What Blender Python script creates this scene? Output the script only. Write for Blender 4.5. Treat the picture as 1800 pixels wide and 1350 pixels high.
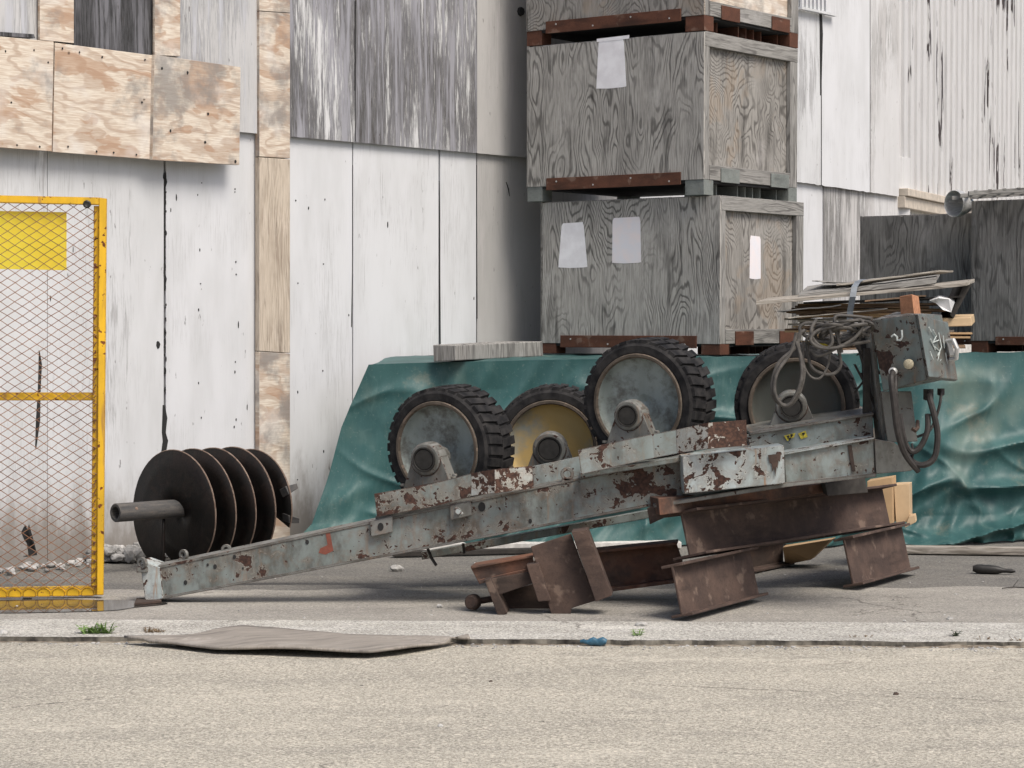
import bpy, math, random
from mathutils import Vector, Matrix, noise as mnoise
R = math.radians
for o in list(bpy.data.objects): bpy.data.objects.remove(o)
SC = bpy.context.scene; COL = SC.collection
# ---------------------------------------------------------------- camera
F = 4000.0; CH = 1.4; TH = math.atan(105/4000)
cam = bpy.data.cameras.new('camera'); camo = bpy.data.objects.new('camera', cam); COL.objects.link(camo)
camo.location = (0, 0, CH); camo.rotation_euler = (math.pi/2-TH, 0, 0)
cam.sensor_width = 36; cam.lens = F/1800*36; cam.clip_end = 3000; cam.clip_start = .1
SC.camera = camo
SC.render.resolution_x = 1024; SC.render.resolution_y = 768
# ---------------------------------------------------------------- light
SUN_EL, SUN_AZ = 55, 42          # elevation, degrees to the right of straight behind the camera
w = bpy.data.worlds.new('World'); SC.world = w; w.use_nodes = True
nt = w.node_tree; bgn = nt.nodes['Background']; sky = nt.nodes.new('ShaderNodeTexSky')
sky.sky_type = 'NISHITA'; sky.sun_disc = False; sky.sun_elevation = R(SUN_EL); sky.sun_rotation = R(180-SUN_AZ)
sky.dust_density = 4.0; sky.air_density = .8; sky.ozone_density = .6
nt.links.new(sky.outputs[0], bgn.inputs[0]); bgn.inputs[1].default_value = .11
sl = bpy.data.lights.new('sun', 'SUN'); sl.energy = 2.3; sl.angle = R(28); sl.color = (1, .95, .88)
so = bpy.data.objects.new('sun', sl); COL.objects.link(so); so.location = (3, -5, 12)
sd = Vector((math.sin(R(SUN_AZ))*math.cos(R(SUN_EL)), -math.cos(R(SUN_AZ))*math.cos(R(SUN_EL)), math.sin(R(SUN_EL))))
so.rotation_euler = sd.to_track_quat('Z', 'Y').to_euler()
SC.view_settings.view_transform = 'Standard'; SC.view_settings.look = 'None'
SC.view_settings.gamma = 1; SC.view_settings.exposure = 0.42
# ---------------------------------------------------------------- pixels to metres
CP = Vector((0, 0, CH))
def ray(px, py):
    x = (px-900)/F; v = (675-py)/F
    return Vector((x, math.cos(TH)+v*math.sin(TH), v*math.cos(TH)-math.sin(TH)))
def P(px, py, D): d = ray(px, py); return CP + d*(D/d.y)
def G(px, py, z=0.0): d = ray(px, py); return CP + d*((z-CH)/d.z)
def hit(px, py, p0, n): d = ray(px, py); return CP + d*((p0-CP).dot(n)/d.dot(n))
UP = Vector((0, 0, 1))
# ---------------------------------------------------------------- mesh helper
class MB:
    def __init__(s): s.v = []; s.f = []; s.sm = []
    def add(s, vs, fs, smooth=False):
        b = len(s.v); s.v += [Vector(v) for v in vs]
        s.f += [tuple(b+i for i in f) for f in fs]; s.sm += [smooth]*len(fs); return s
    def hexa(s, a, b):      # a: 4 points of the front, b: 4 matching of the back
        return s.add(list(a)+list(b), [(0,1,2,3), (7,6,5,4), (4,5,1,0), (5,6,2,1), (6,7,3,2), (7,4,0,3)])
    def prism(s, pts, ext):
        n = len(pts); pts = [Vector(p) for p in pts]; e = Vector(ext)
        return s.add(pts+[p+e for p in pts], [tuple(range(n)), tuple(range(2*n-1, n-1, -1))]+[(i, i+n, (i+1)%n+n, (i+1)%n) for i in range(n)])
    def box(s, c, X, Y, Z):  # centre and half vectors
        c = Vector(c); X = Vector(X); Y = Vector(Y); Z = Vector(Z)
        return s.hexa([c-X-Y-Z, c+X-Y-Z, c+X-Y+Z, c-X-Y+Z], [c-X+Y-Z, c+X+Y-Z, c+X+Y+Z, c-X+Y+Z])
    def bar(s, p0, p1, wv, hv):  # bar from p0 to p1 with width vector and height vector (full)
        p0 = Vector(p0); p1 = Vector(p1); wv = Vector(wv)/2; hv = Vector(hv)/2
        return s.hexa([p0-wv-hv, p1-wv-hv, p1-wv+hv, p0-wv+hv], [p0+wv-hv, p1+wv-hv, p1+wv+hv, p0+wv+hv])
    def tube(s, path, r, n=10, cap=True, smooth=True):
        path = [Vector(p) for p in path]; m = len(path); rr = r if isinstance(r, (list, tuple)) else [r]*m
        t0 = (path[1]-path[0]).normalized(); ref = t0.cross(UP)
        if ref.length < .1: ref = t0.cross(Vector((1,0,0)))
        ref.normalize(); vs = []
        for i, p in enumerate(path):
            t = (path[min(i+1, m-1)]-path[max(i-1, 0)]).normalized()
            ref = (ref-t*ref.dot(t)).normalized(); b = t.cross(ref)
            for k in range(n):
                a = 2*math.pi*k/n; vs.append(p+(ref*math.cos(a)+b*math.sin(a))*rr[i])
        fs = [(i*n+k, i*n+(k+1)%n, (i+1)*n+(k+1)%n, (i+1)*n+k) for i in range(m-1) for k in range(n)]
        s.add(vs, fs, smooth)
        if cap:
            b = len(s.v)-m*n; s.f += [tuple(b+k for k in range(n-1, -1, -1)), tuple(b+(m-1)*n+k for k in range(n))]; s.sm += [False, False]
        return s
    def lathe(s, o, ax, prof, n=48, smooth=True, closed=False):   # prof: (distance along ax, radius)
        o = Vector(o); ax = Vector(ax).normalized(); u = ax.cross(UP)
        if u.length < .1: u = Vector((1,0,0))
        u.normalize(); v = ax.cross(u); m = len(prof); vs = []
        for (d, r) in prof:
            for k in range(n):
                a = 2*math.pi*k/n; vs.append(o+ax*d+(u*math.cos(a)+v*math.sin(a))*r)
        mm = m if closed else m-1
        fs = [(i*n+k, i*n+(k+1)%n, ((i+1)%m)*n+(k+1)%n, ((i+1)%m)*n+k) for i in range(mm) for k in range(n)]
        return s.add(vs, fs, smooth)
    def grid(s, rows, smooth=True):
        m = len(rows); n = len(rows[0])
        return s.add([p for r in rows for p in r], [(i*n+j, i*n+j+1, (i+1)*n+j+1, (i+1)*n+j) for i in range(m-1) for j in range(n-1)], smooth)
    def ngon(s, c, nrm, r, n=16, th=.003, sx=1):
        return s.lathe(c, nrm, [(0, 0.0001), (0, r), (-th, r)], n, False)
def auto_uv(me, off):
    uvl = me.uv_layers.new(name='uv'); vs = me.vertices
    for p in me.polygons:
        n = p.normal
        if abs(n.z) > .8: u = Vector((1,0,0)); u = (u-n*u.dot(n)).normalized(); v = n.cross(u)
        else:
            u = UP.cross(n).normalized(); v = n.cross(u)
            if abs(n.y) < .001 and n.x == 0: pass
        for li in p.loop_indices:
            c = vs[me.loops[li].vertex_index].co+off; uvl.data[li].uv = (c.dot(u), c.dot(v))
import bmesh
def link(name, mb, mat, parent=None, bevel=0, label=None, cat=None, group=None, kind=None, origin=None, solid=0, rot=0):
    me = bpy.data.meshes.new(name)
    if parent is not None: off = Vector(parent['o'])
    elif origin is not None: off = Vector(origin)
    else:
        lo = Vector([min(v[i] for v in mb.v) for i in range(3)]); hi = Vector([max(v[i] for v in mb.v) for i in range(3)])
        off = Vector(((lo.x+hi.x)/2, (lo.y+hi.y)/2, lo.z))
    me.from_pydata([v-off for v in mb.v], [], mb.f)
    me.polygons.foreach_set('use_smooth', mb.sm)
    me.update()
    bm = bmesh.new(); bm.from_mesh(me)
    if not solid: bmesh.ops.recalc_face_normals(bm, faces=bm.faces)
    bm.to_mesh(me); bm.free()
    auto_uv(me, off)
    me.materials.append(mat)
    if any(mb.sm): me.set_sharp_from_angle(angle=R(40))
    o = bpy.data.objects.new(name, me); COL.objects.link(o)
    if parent is not None: o.parent = parent; o['o'] = tuple(off)
    else: o.location = off; o['o'] = tuple(off)
    if solid: md = o.modifiers.new('solid', 'SOLIDIFY'); md.thickness = solid; md.offset = 0
    if bevel: md = o.modifiers.new('bevel', 'BEVEL'); md.width = bevel; md.segments = 2; md.limit_method = 'ANGLE'; md.angle_limit = R(40)
    tag(o, label, cat, group, kind); return o
def tag(o, label=None, cat=None, group=None, kind=None):
    if label: o['label'] = label
    if cat: o['category'] = cat
    if group: o['group'] = group
    if kind: o['kind'] = kind
def thing(name, loc, label, cat, group=None):
    o = bpy.data.objects.new(name, None); COL.objects.link(o); o.location = loc; o['o'] = tuple(loc)
    o.empty_display_size = .1; tag(o, label, cat, group); return o
# ---------------------------------------------------------------- materials
class NT:
    def __init__(s, name, rough=.8, spec=.3, metal=0):
        s.m = bpy.data.materials.new(name); s.m.use_nodes = True; s.t = s.m.node_tree; s.b = s.t.nodes['Principled BSDF']
        s.b.inputs['Roughness'].default_value = rough; s.b.inputs['Specular IOR Level'].default_value = spec; s.b.inputs['Metallic'].default_value = metal
    def n(s, t): return s.t.nodes.new('ShaderNode'+t)
    def put(s, sock, v):
        if isinstance(v, bpy.types.NodeSocket): s.t.links.new(v, sock)
        elif v is not None: sock.default_value = v
    def math(s, op, a, b=None, c=None):
        n = s.n('Math'); n.operation = op; s.put(n.inputs[0], a); s.put(n.inputs[1], b)
        if c is not None: s.put(n.inputs[2], c)
        return n.outputs[0]
    def uv(s, rnd=True, rot=0, obj=False):
        tc = s.n('TexCoord'); v = tc.outputs['Object' if obj else 'UV']
        if rot: 
            r = s.n('VectorRotate'); r.rotation_type = 'Z_AXIS'; s.put(r.inputs['Vector'], v); r.inputs['Angle'].default_value = rot; v = r.outputs[0]
        if rnd:
            oi = s.n('ObjectInfo'); a = s.n('VectorMath'); a.operation = 'MULTIPLY_ADD'
            s.put(a.inputs[0], oi.outputs['Random']); a.inputs[1].default_value = (37.3, 53.1, 11.7); s.put(a.inputs[2], v); v = a.outputs[0]
        return v
    def sc(s, v, x, y, z=1):
        m = s.n('VectorMath'); m.operation = 'MULTIPLY'; s.put(m.inputs[0], v); m.inputs[1].default_value = (x, y, z); return m.outputs[0]
    def add(s, v, w):
        m = s.n('VectorMath'); m.operation = 'ADD'; s.put(m.inputs[0], v); s.put(m.inputs[1], w); return m.outputs[0]
    def noise(s, v, scale=1, detail=4, rough=.55, dist=0, col=False):
        n = s.n('TexNoise'); s.put(n.inputs['Vector'], v); n.inputs['Scale'].default_value = scale; n.inputs['Detail'].default_value = detail
        n.inputs['Roughness'].default_value = rough; n.inputs['Distortion'].default_value = dist
        return n.outputs['Color'] if col else n.outputs['Fac']
    def voro(s, v, scale, feat='F1'):
        n = s.n('TexVoronoi'); s.put(n.inputs['Vector'], v); n.inputs['Scale'].default_value = scale; n.feature = feat; return n.outputs['Distance']
    def step(s, f, a, b):     # smooth 0..1 between a and b
        n = s.n('MapRange'); n.interpolation_type = 'SMOOTHSTEP'; s.put(n.inputs['Value'], f); s.put(n.inputs['From Min'], a); s.put(n.inputs['From Max'], b); return n.outputs[0]
    def mix(s, f, a, b, mode='MIX'):
        n = s.n('Mix'); n.data_type = 'RGBA'; n.blend_type = mode; s.put(n.inputs[0], f)
        for i, c in ((6, a), (7, b)): s.put(n.inputs[i], c if isinstance(c, bpy.types.NodeSocket) else (*c, 1))
        return n.outputs[2]
    def ramp(s, f, stops):
        n = s.n('ValToRGB'); s.put(n.inputs[0], f); e = n.color_ramp.elements
        for i, (p, c) in enumerate(stops):
            el = e[i] if i < 2 else e.new(p)
            el.position = p; el.color = (*c, 1)
        return n.outputs[0]
    def out(s, col, h=None, strength=.4, dist=.004, rough=None):
        s.put(s.b.inputs['Base Color'], col if isinstance(col, bpy.types.NodeSocket) else (*col, 1))
        if rough is not None: s.put(s.b.inputs['Roughness'], rough)
        if h is not None:
            b = s.n('Bump'); b.inputs['Strength'].default_value = strength; b.inputs['Distance'].default_value = dist
            s.put(b.inputs['Height'], h); s.put(s.b.inputs['Normal'], b.outputs[0])
        return s.m
def g3(v, t=(0,0,0)): return (v+t[0], v+t[1], v+t[2])
def M_painted_ply(name, wear, paint=(.62,.63,.64), wood=(.16,.158,.155), dark=(.05,.045,.04), streak=1.0, splash=True):
    """white paint on vertical-grain plywood, worn in streaks, stained in patches"""
    s = NT(name, .75, .2); v = s.uv()
    warp = s.noise(s.sc(v, 2, .8), 1.3, 3, .5, col=True); vw = s.add(v, s.sc(warp, .05, .2))
    fine = s.noise(s.sc(vw, 120, 5), 1, 6, .75); stre = s.noise(s.sc(vw, 15*streak, .8), 1, 6, .68)
    big = s.noise(s.sc(v, 1.1, .6), 1, 3, .5); spots = s.noise(s.sc(v, 34, 9), 1, 3, .6)
    a = s.math('ADD', s.math('MULTIPLY', fine, .75), s.math('MULTIPLY', stre, .8))
    a = s.math('ADD', a, s.math('MULTIPLY', big, .85))                 # mean about 1.2
    th = 1.66-wear
    m = s.math('MULTIPLY', s.step(a, th-.06, th+.10), min(1, .4+wear))
    tint = s.mix(s.step(s.noise(s.sc(v, 5, 1.2), 1, 4), .35, .75), paint, (paint[0]*.88, paint[1]*.88, paint[2]*.87))
    hatch = s.math('MULTIPLY', s.step(fine, .46, .62), s.step(s.noise(s.sc(v, 2.3, 1.5), 1, 4, .6), .46, .68))
    tint = s.mix(s.math('MULTIPLY', hatch, .32), tint, (.25, .245, .235))
    wd = s.mix(s.step(fine, .40, .60), dark, wood); wd = s.mix(s.step(stre, .45, .62), wd, (wood[0]*2.0, wood[1]*2.0, wood[2]*2.05))
    c = s.mix(m, tint, wd)
    if splash:   # mud splashed up from the ground
        g = s.n('NewGeometry').outputs['Position']; sx = s.n('SeparateXYZ'); s.put(sx.inputs[0], g)
        k = s.math('ADD', sx.outputs[2], s.math('MULTIPLY', s.noise(s.sc(v, 6, 2), 1, 5, .7), -.9))
        c = s.mix(s.math('MULTIPLY', s.step(k, .12, -.36), .8), c, (.17, .145, .12))
    c = s.mix(s.math('MULTIPLY', s.step(spots, .70, .75), .6), c, (.06, .05, .045))
    return s.out(c, s.math('ADD', fine, s.math('MULTIPLY', m, -.8)), .4, .003)
def M_grain(name, light, mid, dk, freq=9, rot=0, stretch=(2.6, .5), tint=None, stain=None, tintamt=.5, contrast=1, low=0):
    """plywood with contour figure; grain runs up the face unless rotated"""
    s = NT(name, .85, .2); v = s.uv(rot=rot)
    wv = s.noise(s.sc(v, 1.5, .8), 1.2, 3, .5, col=True); v2 = s.add(v, s.sc(wv, .22, .5))
    f0 = s.noise(s.sc(v2, stretch[0], stretch[1]), 1, 2, .45)
    fine = s.noise(s.sc(v, 170, 7), 1, 4, .65)
    ring = s.math('SINE', s.math('ADD', s.math('MULTIPLY', f0, freq*6.28*4.6), s.math('MULTIPLY', s.noise(s.sc(v2, 40, 4), 1, 3), 6)))
    ring = s.math('MULTIPLY_ADD', ring, .5, .5)
    big = s.noise(s.sc(v, 2.2, 1.3), 1, 4, .6)
    mk = s.math('MULTIPLY', s.step(ring, .5, 1.05), s.step(s.noise(s.sc(v, 3, 2), 1, 3), .3, .6))
    c = s.mix(s.step(fine, .3, .72), mid, light); c = s.mix(s.math('MULTIPLY', mk, .75*contrast), c, dk)
    c = s.mix(s.math('MULTIPLY', s.step(big, .5, .8), .6), c, dk)
    if tint: c = s.mix(s.math('MULTIPLY', s.step(s.noise(s.sc(v, 3.1, 2.4), 1, 4, .6, .6), .5, .62), tintamt), c, tint)
    c = s.mix(s.math('MULTIPLY', s.step(s.noise(s.sc(v, 9, 1.1), 1, 5, .65), .52, .7), .65), c, (dk[0]*.7, dk[1]*.7, dk[2]*.7))
    c = s.mix(s.math('MULTIPLY', s.step(s.noise(s.sc(v, 60, 2.5), 1, 5, .75), .57, .66), .55), c, (dk[0]*.5, dk[1]*.5, dk[2]*.5))
    c = s.mix(s.math('MULTIPLY', s.step(s.noise(s.sc(v, 4, 2.4), 1, 5, .65), .55, .75), .35), c, (min(1,light[0]*1.45), min(1,light[1]*1.45), min(1,light[2]*1.5)))
    kn = s.voro(s.sc(v2, 2.2, .9), 1.4); c = s.mix(s.math('MULTIPLY', s.step(kn, .085, .03), .8), c, (dk[0]*.5, dk[1]*.5, dk[2]*.5))
    return s.out(c, s.math('ADD', s.math('MULTIPLY', fine, .6), s.math('MULTIPLY', mk, -.7)), .5, .003)
def M_newply(name, shift=0, rot=math.pi/2, grey=0.0):
    """sun bleached construction plywood: cream with brown blotches and bands"""
    s = NT(name, .8, .2); v = s.uv(rot=rot)
    wv = s.noise(s.sc(v, 3, 1.2), 1.4, 3, .5, col=True); v2 = s.add(v, s.sc(wv, .25, .6))
    f0 = s.noise(s.sc(v2, 3.0, .8), 1, 3, .5); fine = s.noise(s.sc(v, 200, 10), 1, 4, .6)
    sw = s.math('MULTIPLY_ADD', s.math('SINE', s.math('MULTIPLY', f0, 62)), .5, .5)
    bl = s.step(s.noise(s.sc(v2, 5.5, 2), 1, 4, .55), .53, .565)
    c = s.mix(s.step(fine, .3, .7), (.52, .42, .33), (.72, .66, .56))
    c = s.mix(s.math('MULTIPLY', s.step(sw, .5, .95), .5), c, (.36, .25, .18))
    c = s.mix(s.math('MULTIPLY', bl, .55), c, (.38, .22, .13))
    c = s.mix(s.math('MULTIPLY', s.step(s.noise(s.sc(v, 4, 3), 1, 3), .5, .7), .5), c, (.72, .7, .66))
    c = s.mix(s.math('MULTIPLY', s.step(s.noise(s.add(s.sc(v, 3, 3), (9, 4, 0)), 1, 5, .65), .55-.2*grey, .75-.2*grey), .75), c, (.22, .21, .2))
    kn = s.voro(v2, 3.2); c = s.mix(s.step(kn, .06, .02), c, (.1, .07, .05))
    return s.out(c, s.math('ADD', fine, sw), .3, .002)
def M_steel(name, paint, chip=.5, rust=(.055,.029,.022), grime=.4, rustrun=.15, rough=.5, obj=False, fs=11):
    """painted steel with flaked patches of rust"""
    s = NT(name, rough, .4); v = s.uv(obj=obj); big = s.noise(v, 3.0, 3, .5)
    f = s.noise(v, fs, 8, .66, .5); a = s.math('ADD', s.math('MULTIPLY', f, .8), s.math('MULTIPLY', big, .6)); th = 1.02-chip*.45
    m = s.step(a, th, th+.012); edge = s.math('MULTIPLY', s.step(a, th-.03, th), s.math('SUBTRACT', 1, m))
    tiny = s.step(s.math('ADD', s.noise(v, 36, 3, .5), s.math('MULTIPLY', big, .35)), .83, .85)
    m = s.math('MAXIMUM', m, tiny) if chip > 0 else m
    if not obj:
        bv = s.n('Bevel'); bv.samples = 6; bv.inputs['Radius'].default_value = .009; ge = s.n('NewGeometry'); dp = s.n('VectorMath'); dp.operation = 'DOT_PRODUCT'
        s.put(dp.inputs[0], bv.outputs[0]); s.put(dp.inputs[1], ge.outputs['Normal']); ed = s.math('ADD', s.math('SUBTRACT', 1, dp.outputs['Value']), s.math('MULTIPLY', s.math('SUBTRACT', s.noise(v, 34, 5, .7), .5), .22))
        m = s.math('MAXIMUM', m, s.step(ed, .05, .07))
    fine = s.noise(v, 160, 4, .6)
    p = s.mix(s.step(s.noise(s.sc(v, 9, 3), 1, 4), .3, .75), paint, (paint[0]*.72, paint[1]*.73, paint[2]*.7))
    p = s.mix(s.math('MULTIPLY', s.step(s.noise(s.sc(v, 4, 2) if not obj else s.sc(v, 5, 5, 5), 1.6, 6, .7), .42, .66), grime), p, (.07, .065, .055))
    p = s.mix(s.math('MULTIPLY', s.step(s.noise(s.sc(v, 26, 2.2), 1, 4), .6, .72), rustrun*2), p, (.3, .15, .06))
    p = s.mix(s.math('MULTIPLY', s.step(s.math('ADD', a, s.math('MULTIPLY', s.noise(s.sc(v, 30, 3), 1, 4), .12)), th-.10, th+.1), .45), p, (.16, .085, .045))
    p = s.mix(s.math('MULTIPLY', edge, .45), p, (min(1, paint[0]*1.5), min(1, paint[1]*1.4), min(1, paint[2]*1.3)))
    if 'yellowed' in name: p = s.mix(s.math('MULTIPLY', s.step(s.noise(s.add(v, (.3,0,.2)), 3.2, 5, .6), .42, .56), .85), p, (.5, .34, .11))
    r = s.mix(s.step(s.noise(v, 60, 4), .35, .7), (rust[0]*.6, rust[1]*.6, rust[2]*.6), (rust[0]*1.5, rust[1]*1.4, rust[2]*1.3))
    c = s.mix(m, p, r)
    return s.out(c, s.math('ADD', s.math('MULTIPLY', m, -1), s.math('MULTIPLY', fine, .25)), .5, .003, s.math('MULTIPLY_ADD', m, .35, rough))
def M_rust(name, a=(.062,.043,.036), b=(.105,.07,.055), d=(.03,.021,.018), orange=0.0, fleck=.35, ro=.8):
    s = NT(name, ro, .25); v = s.uv(); n1 = s.noise(v, 6, 6, .65); n2 = s.noise(v, 70, 4, .6); n3 = s.noise(s.sc(v, 3, 14), 1, 5, .6)
    c = s.mix(s.step(n1, .35, .7), a, b); c = s.mix(s.math('MULTIPLY', s.step(n3, .5, .75), .7), c, d)
    c = s.mix(s.math('MULTIPLY', s.step(n2, .5, .75), .4), c, d); c = s.mix(s.math('MULTIPLY', s.step(s.noise(v, 9, 5), .58, .68), fleck), c, (.3, .22, .17))
    if orange: c = s.mix(s.math('MULTIPLY', s.step(s.noise(v, 4, 5, .6), .4, .62), orange), c, (.26, .1, .05))
    return s.out(c, s.math('ADD', n2, n1), .5, .003)
def M_plain(name, col, rough=.7, var=.3, sc=20, spec=.3, metal=0, bump=.2, obj=False, col2=None):
    s = NT(name, rough, spec, metal); v = s.uv(obj=obj); n = s.noise(v, sc, 5, .6)
    c2 = col2 or tuple(x*(1-var) for x in col); c = s.mix(s.step(n, .3, .7), col, c2); return s.out(c, n, bump, .003)
def M_concrete(name, a, b, speck, patch, sc=1.0, spk=.5, blue=False):
    s = NT(name, .9, .2); v = s.uv(rnd=False); n1 = s.noise(s.sc(v, .8, 1.5), .9*sc, 6, .62); n2 = s.noise(v, 85, 2, .9); n3 = s.noise(v, 38, 4, .7)
    n4 = s.noise(s.sc(v, .5, 1.6), 2.6, 5, .6)
    c = s.mix(s.step(n1, .35, .68), a, b); c = s.mix(s.math('MULTIPLY', s.step(n4, .5, .72), .6), c, patch)
    c = s.mix(s.math('MULTIPLY', s.step(n2, .5, .6), spk), c, speck); c = s.mix(s.math('MULTIPLY', s.step(n2, .45, .36), spk*.8), c, tuple(min(1, x*1.55) for x in a))
    c = s.mix(s.math('MULTIPLY', s.step(n3, .56, .72), .3), c, speck)
    c = s.mix(s.math('MULTIPLY', s.step(s.noise(s.add(s.sc(v, .35, .9), (3, 7, 0)), 2.0, 6, .7), .55, .66), .5), c, tuple(min(1, x*1.3) for x in a))
    c = s.mix(s.math('MULTIPLY', s.step(s.noise(s.add(s.sc(v, .6, 1.0), (13, 2, 0)), 2.6, 6, .7), .58, .68), .45), c, patch)
    vd = s.add(v, s.sc(s.noise(v, 3, 4, .6, col=True), .25, .25)); ck = s.voro(vd, .55, 'DISTANCE_TO_EDGE')
    c = s.mix(s.math('MULTIPLY', s.math('MULTIPLY', s.step(ck, .006, .002), s.step(s.noise(v, 1.3, 3), .5, .6)), .7), c, (.08, .07, .06))
    c = s.mix(s.step(s.noise(v, 21, 2, .5), .755, .77), c, (.05, .045, .04))
    for sc_, am in ((75, .55), (150, .5)):
        vn = s.n('TexVoronoi'); s.put(vn.inputs['Vector'], v); vn.inputs['Scale'].default_value = sc_; sp_ = s.n('SeparateColor'); s.put(sp_.inputs[0], vn.outputs['Color'])
        c = s.mix(s.math('MULTIPLY', s.step(sp_.outputs[0], .55, 1.0), am*spk), c, speck); c = s.mix(s.math('MULTIPLY', s.step(sp_.outputs[1], .72, 1.0), am*spk*.9), c, tuple(min(1, x*1.7) for x in a))
    return s.out(c, s.math('ADD', n2, n3), .8, .006)
m_road = M_concrete('road_concrete', (.48,.445,.37), (.37,.345,.29), (.15,.14,.115), (.27,.255,.22), spk=.7)
m_curb = M_concrete('curb_concrete', (.52,.505,.455), (.36,.345,.31), (.13,.12,.105), (.6,.585,.55), 3.5, .7)
m_apron = M_concrete('apron_concrete', (.36,.34,.30), (.27,.255,.23), (.14,.13,.115), (.2,.19,.17), 1.5, .5)
m_asph = M_concrete('yard_asphalt', (.2,.19,.17), (.145,.14,.13), (.06,.058,.055), (.25,.235,.2), 1.5, .6)
m_wl = M_painted_ply('white_board', .30); m_wl2 = M_painted_ply('white_board_clean', .20, (.64,.65,.665)); m_wl3 = M_painted_ply('white_board_grimy', .46, (.6,.6,.6), (.24,.235,.225))
m_wu = M_painted_ply('worn_board', .57, (.63,.635,.64), (.15,.15,.16), streak=1.2); m_wud = M_painted_ply('worn_board_dark', .85, (.5,.49,.48), (.085,.085,.09), (.03,.03,.03))
m_wug = M_painted_ply('grey_board', .48, (.52,.52,.52), (.24,.245,.255)); m_wshade = M_painted_ply('crate_shaded_board', .34, (.47,.46,.445), (.25,.24,.23))  # second: weathered board with the shade beside the crates greyed into its paint
m_np = M_newply('bleached_plywood'); m_np2 = M_newply('bleached_plywood_grey', grey=.5); m_npv = M_newply('batten_plywood', grey=.6); m_npl = M_grain('batten_upright', (.6,.53,.44), (.46,.39,.31), (.22,.17,.13), 3, stretch=(7,.5), contrast=.6)
m_cr = M_grain('weathered_plywood', (.47,.455,.42), (.28,.27,.25), (.06,.056,.052), 10); m_crd = M_grain('dark_plywood', (.29,.28,.265), (.165,.158,.148), (.03,.028,.026), 6, stretch=(3.2, .35), contrast=.7)
m_cre = M_grain('figured_plywood', (.36,.345,.32), (.23,.22,.2), (.06,.055,.05), 9, stretch=(1.9, 1.4), tint=(.36,.25,.15), tintamt=.25)
m_rail = M_grain('grey_timber', (.34,.33,.31), (.22,.215,.2), (.1,.095,.09), 4, rot=math.pi/2, stretch=(7, .5)); m_railv = M_grain('grey_timber_upright', (.36,.35,.33), (.22,.215,.2), (.1,.095,.09), 4, stretch=(7, .5))
m_steel = M_steel('blue_grey_steel', (.28,.32,.31), .54, grime=.62, fs=13); m_beam = M_steel('grimy_beam_steel', (.23,.26,.25), .55, grime=.85, fs=15); m_steelw = M_steel('pale_flaking_steel', (.46,.52,.52), .58, grime=.35, rustrun=.5); m_steelr = M_steel('flaked_steel', (.5,.52,.49), .70, (.07,.038,.028), .3, fs=24)
m_steeld = M_steel('grimy_steel', (.2,.2,.185), .3, grime=.8); m_disc = M_steel('wheel_disc_paint', (.27,.31,.30), -.3, grime=.85, rustrun=0, obj=True); m_discy = M_steel('wheel_disc_yellowed', (.31,.32,.28), -.2, grime=.35, rustrun=0, obj=True); m_discd = M_steel('wheel_disc_oily', (.085,.09,.08), -.3, grime=.9, rustrun=0, obj=True)
m_box = M_steel('control_box_paint', (.15,.185,.185), .5, (.04,.024,.02), .7); m_rust = M_rust('rusted_steel'); m_rusto = M_rust('rusted_steel_orange', orange=.3, b=(.17,.095,.065)); m_rustd = M_rust('dark_rusted_steel', (.055,.04,.033), (.1,.065,.05), (.02,.016,.014)); m_redp = M_rust('red_brown_strip', (.09,.04,.026), (.13,.055,.034), (.035,.02,.015))
m_grn = M_rust('grey_green_block', (.16,.175,.165), (.22,.24,.225), (.08,.085,.08))
m_auger = M_rust('black_auger_steel', (.007,.0065,.006), (.017,.011,.009), (.004,.004,.0045), fleck=.03, ro=.5); m_shaft = M_rust('dark_shaft_steel', (.07,.07,.07), (.12,.11,.1), (.03,.03,.03), fleck=.1); m_edge = M_rust('worn_edge_steel', (.16,.11,.085), (.3,.23,.18), (.05,.035,.03))
m_yel = M_steel('yellow_paint', (.80,.47,.02), .12, (.16,.05,.015), .12, rustrun=.3); m_wire = M_rust('rusty_wire', (.2,.1,.06), (.3,.16,.09), (.07,.04,.03)); m_sign = M_plain('yellow_sign', (.95,.80,.08), .5, .3, 3, bump=.02, col2=(.93,.70,.06))
m_rub = M_plain('black_rubber', (.011,.011,.012), .8, spec=.12, col2=(.04,.038,.037), sc=14, bump=.35, obj=True); m_cap = M_plain('black_cap', (.035,.033,.03), .45, .4, 30); m_cable = M_plain('grey_cable', (.1,.092,.082), .6, .45, 30, obj=True); m_cabled = M_plain('dark_cable', (.045,.04,.037), .6, .4, 30, obj=True)
m_card = M_plain('cardboard', (.46,.31,.17), .8, .18, 6); m_cardl = M_plain('pale_cardboard', (.56,.41,.25), .8, .18, 6); m_paper = M_plain('faded_paper', (.88,.88,.9), .8, .06, 9, bump=.3, col2=(.76,.75,.77)); m_white = M_plain('white_plastic', (.8,.8,.8), .5, .1)
m_brick = M_plain('orange_block', (.5,.24,.13), .85, .3, 40); m_stone = M_plain('pale_stone', (.5,.49,.46), .9, .45, 30, obj=True); m_stoneb = M_plain('pale_gravel', (.5,.49,.47), .9, .6, 9, obj=True); m_green = M_plain('weed_leaf', (.2,.32,.09), .6, .4, 30); m_dry = M_plain('dry_weed', (.24,.17,.1), .8, .4, 30)
m_galv = M_plain('galvanised_metal', (.62,.62,.6), .4, .35, 12, metal=.35); m_dark = M_plain('dark_wood', (.05,.045,.04), .9, .4, 20); m_inside = M_plain('dark_interior', (.03,.03,.03), .9, .4, 8)
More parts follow.
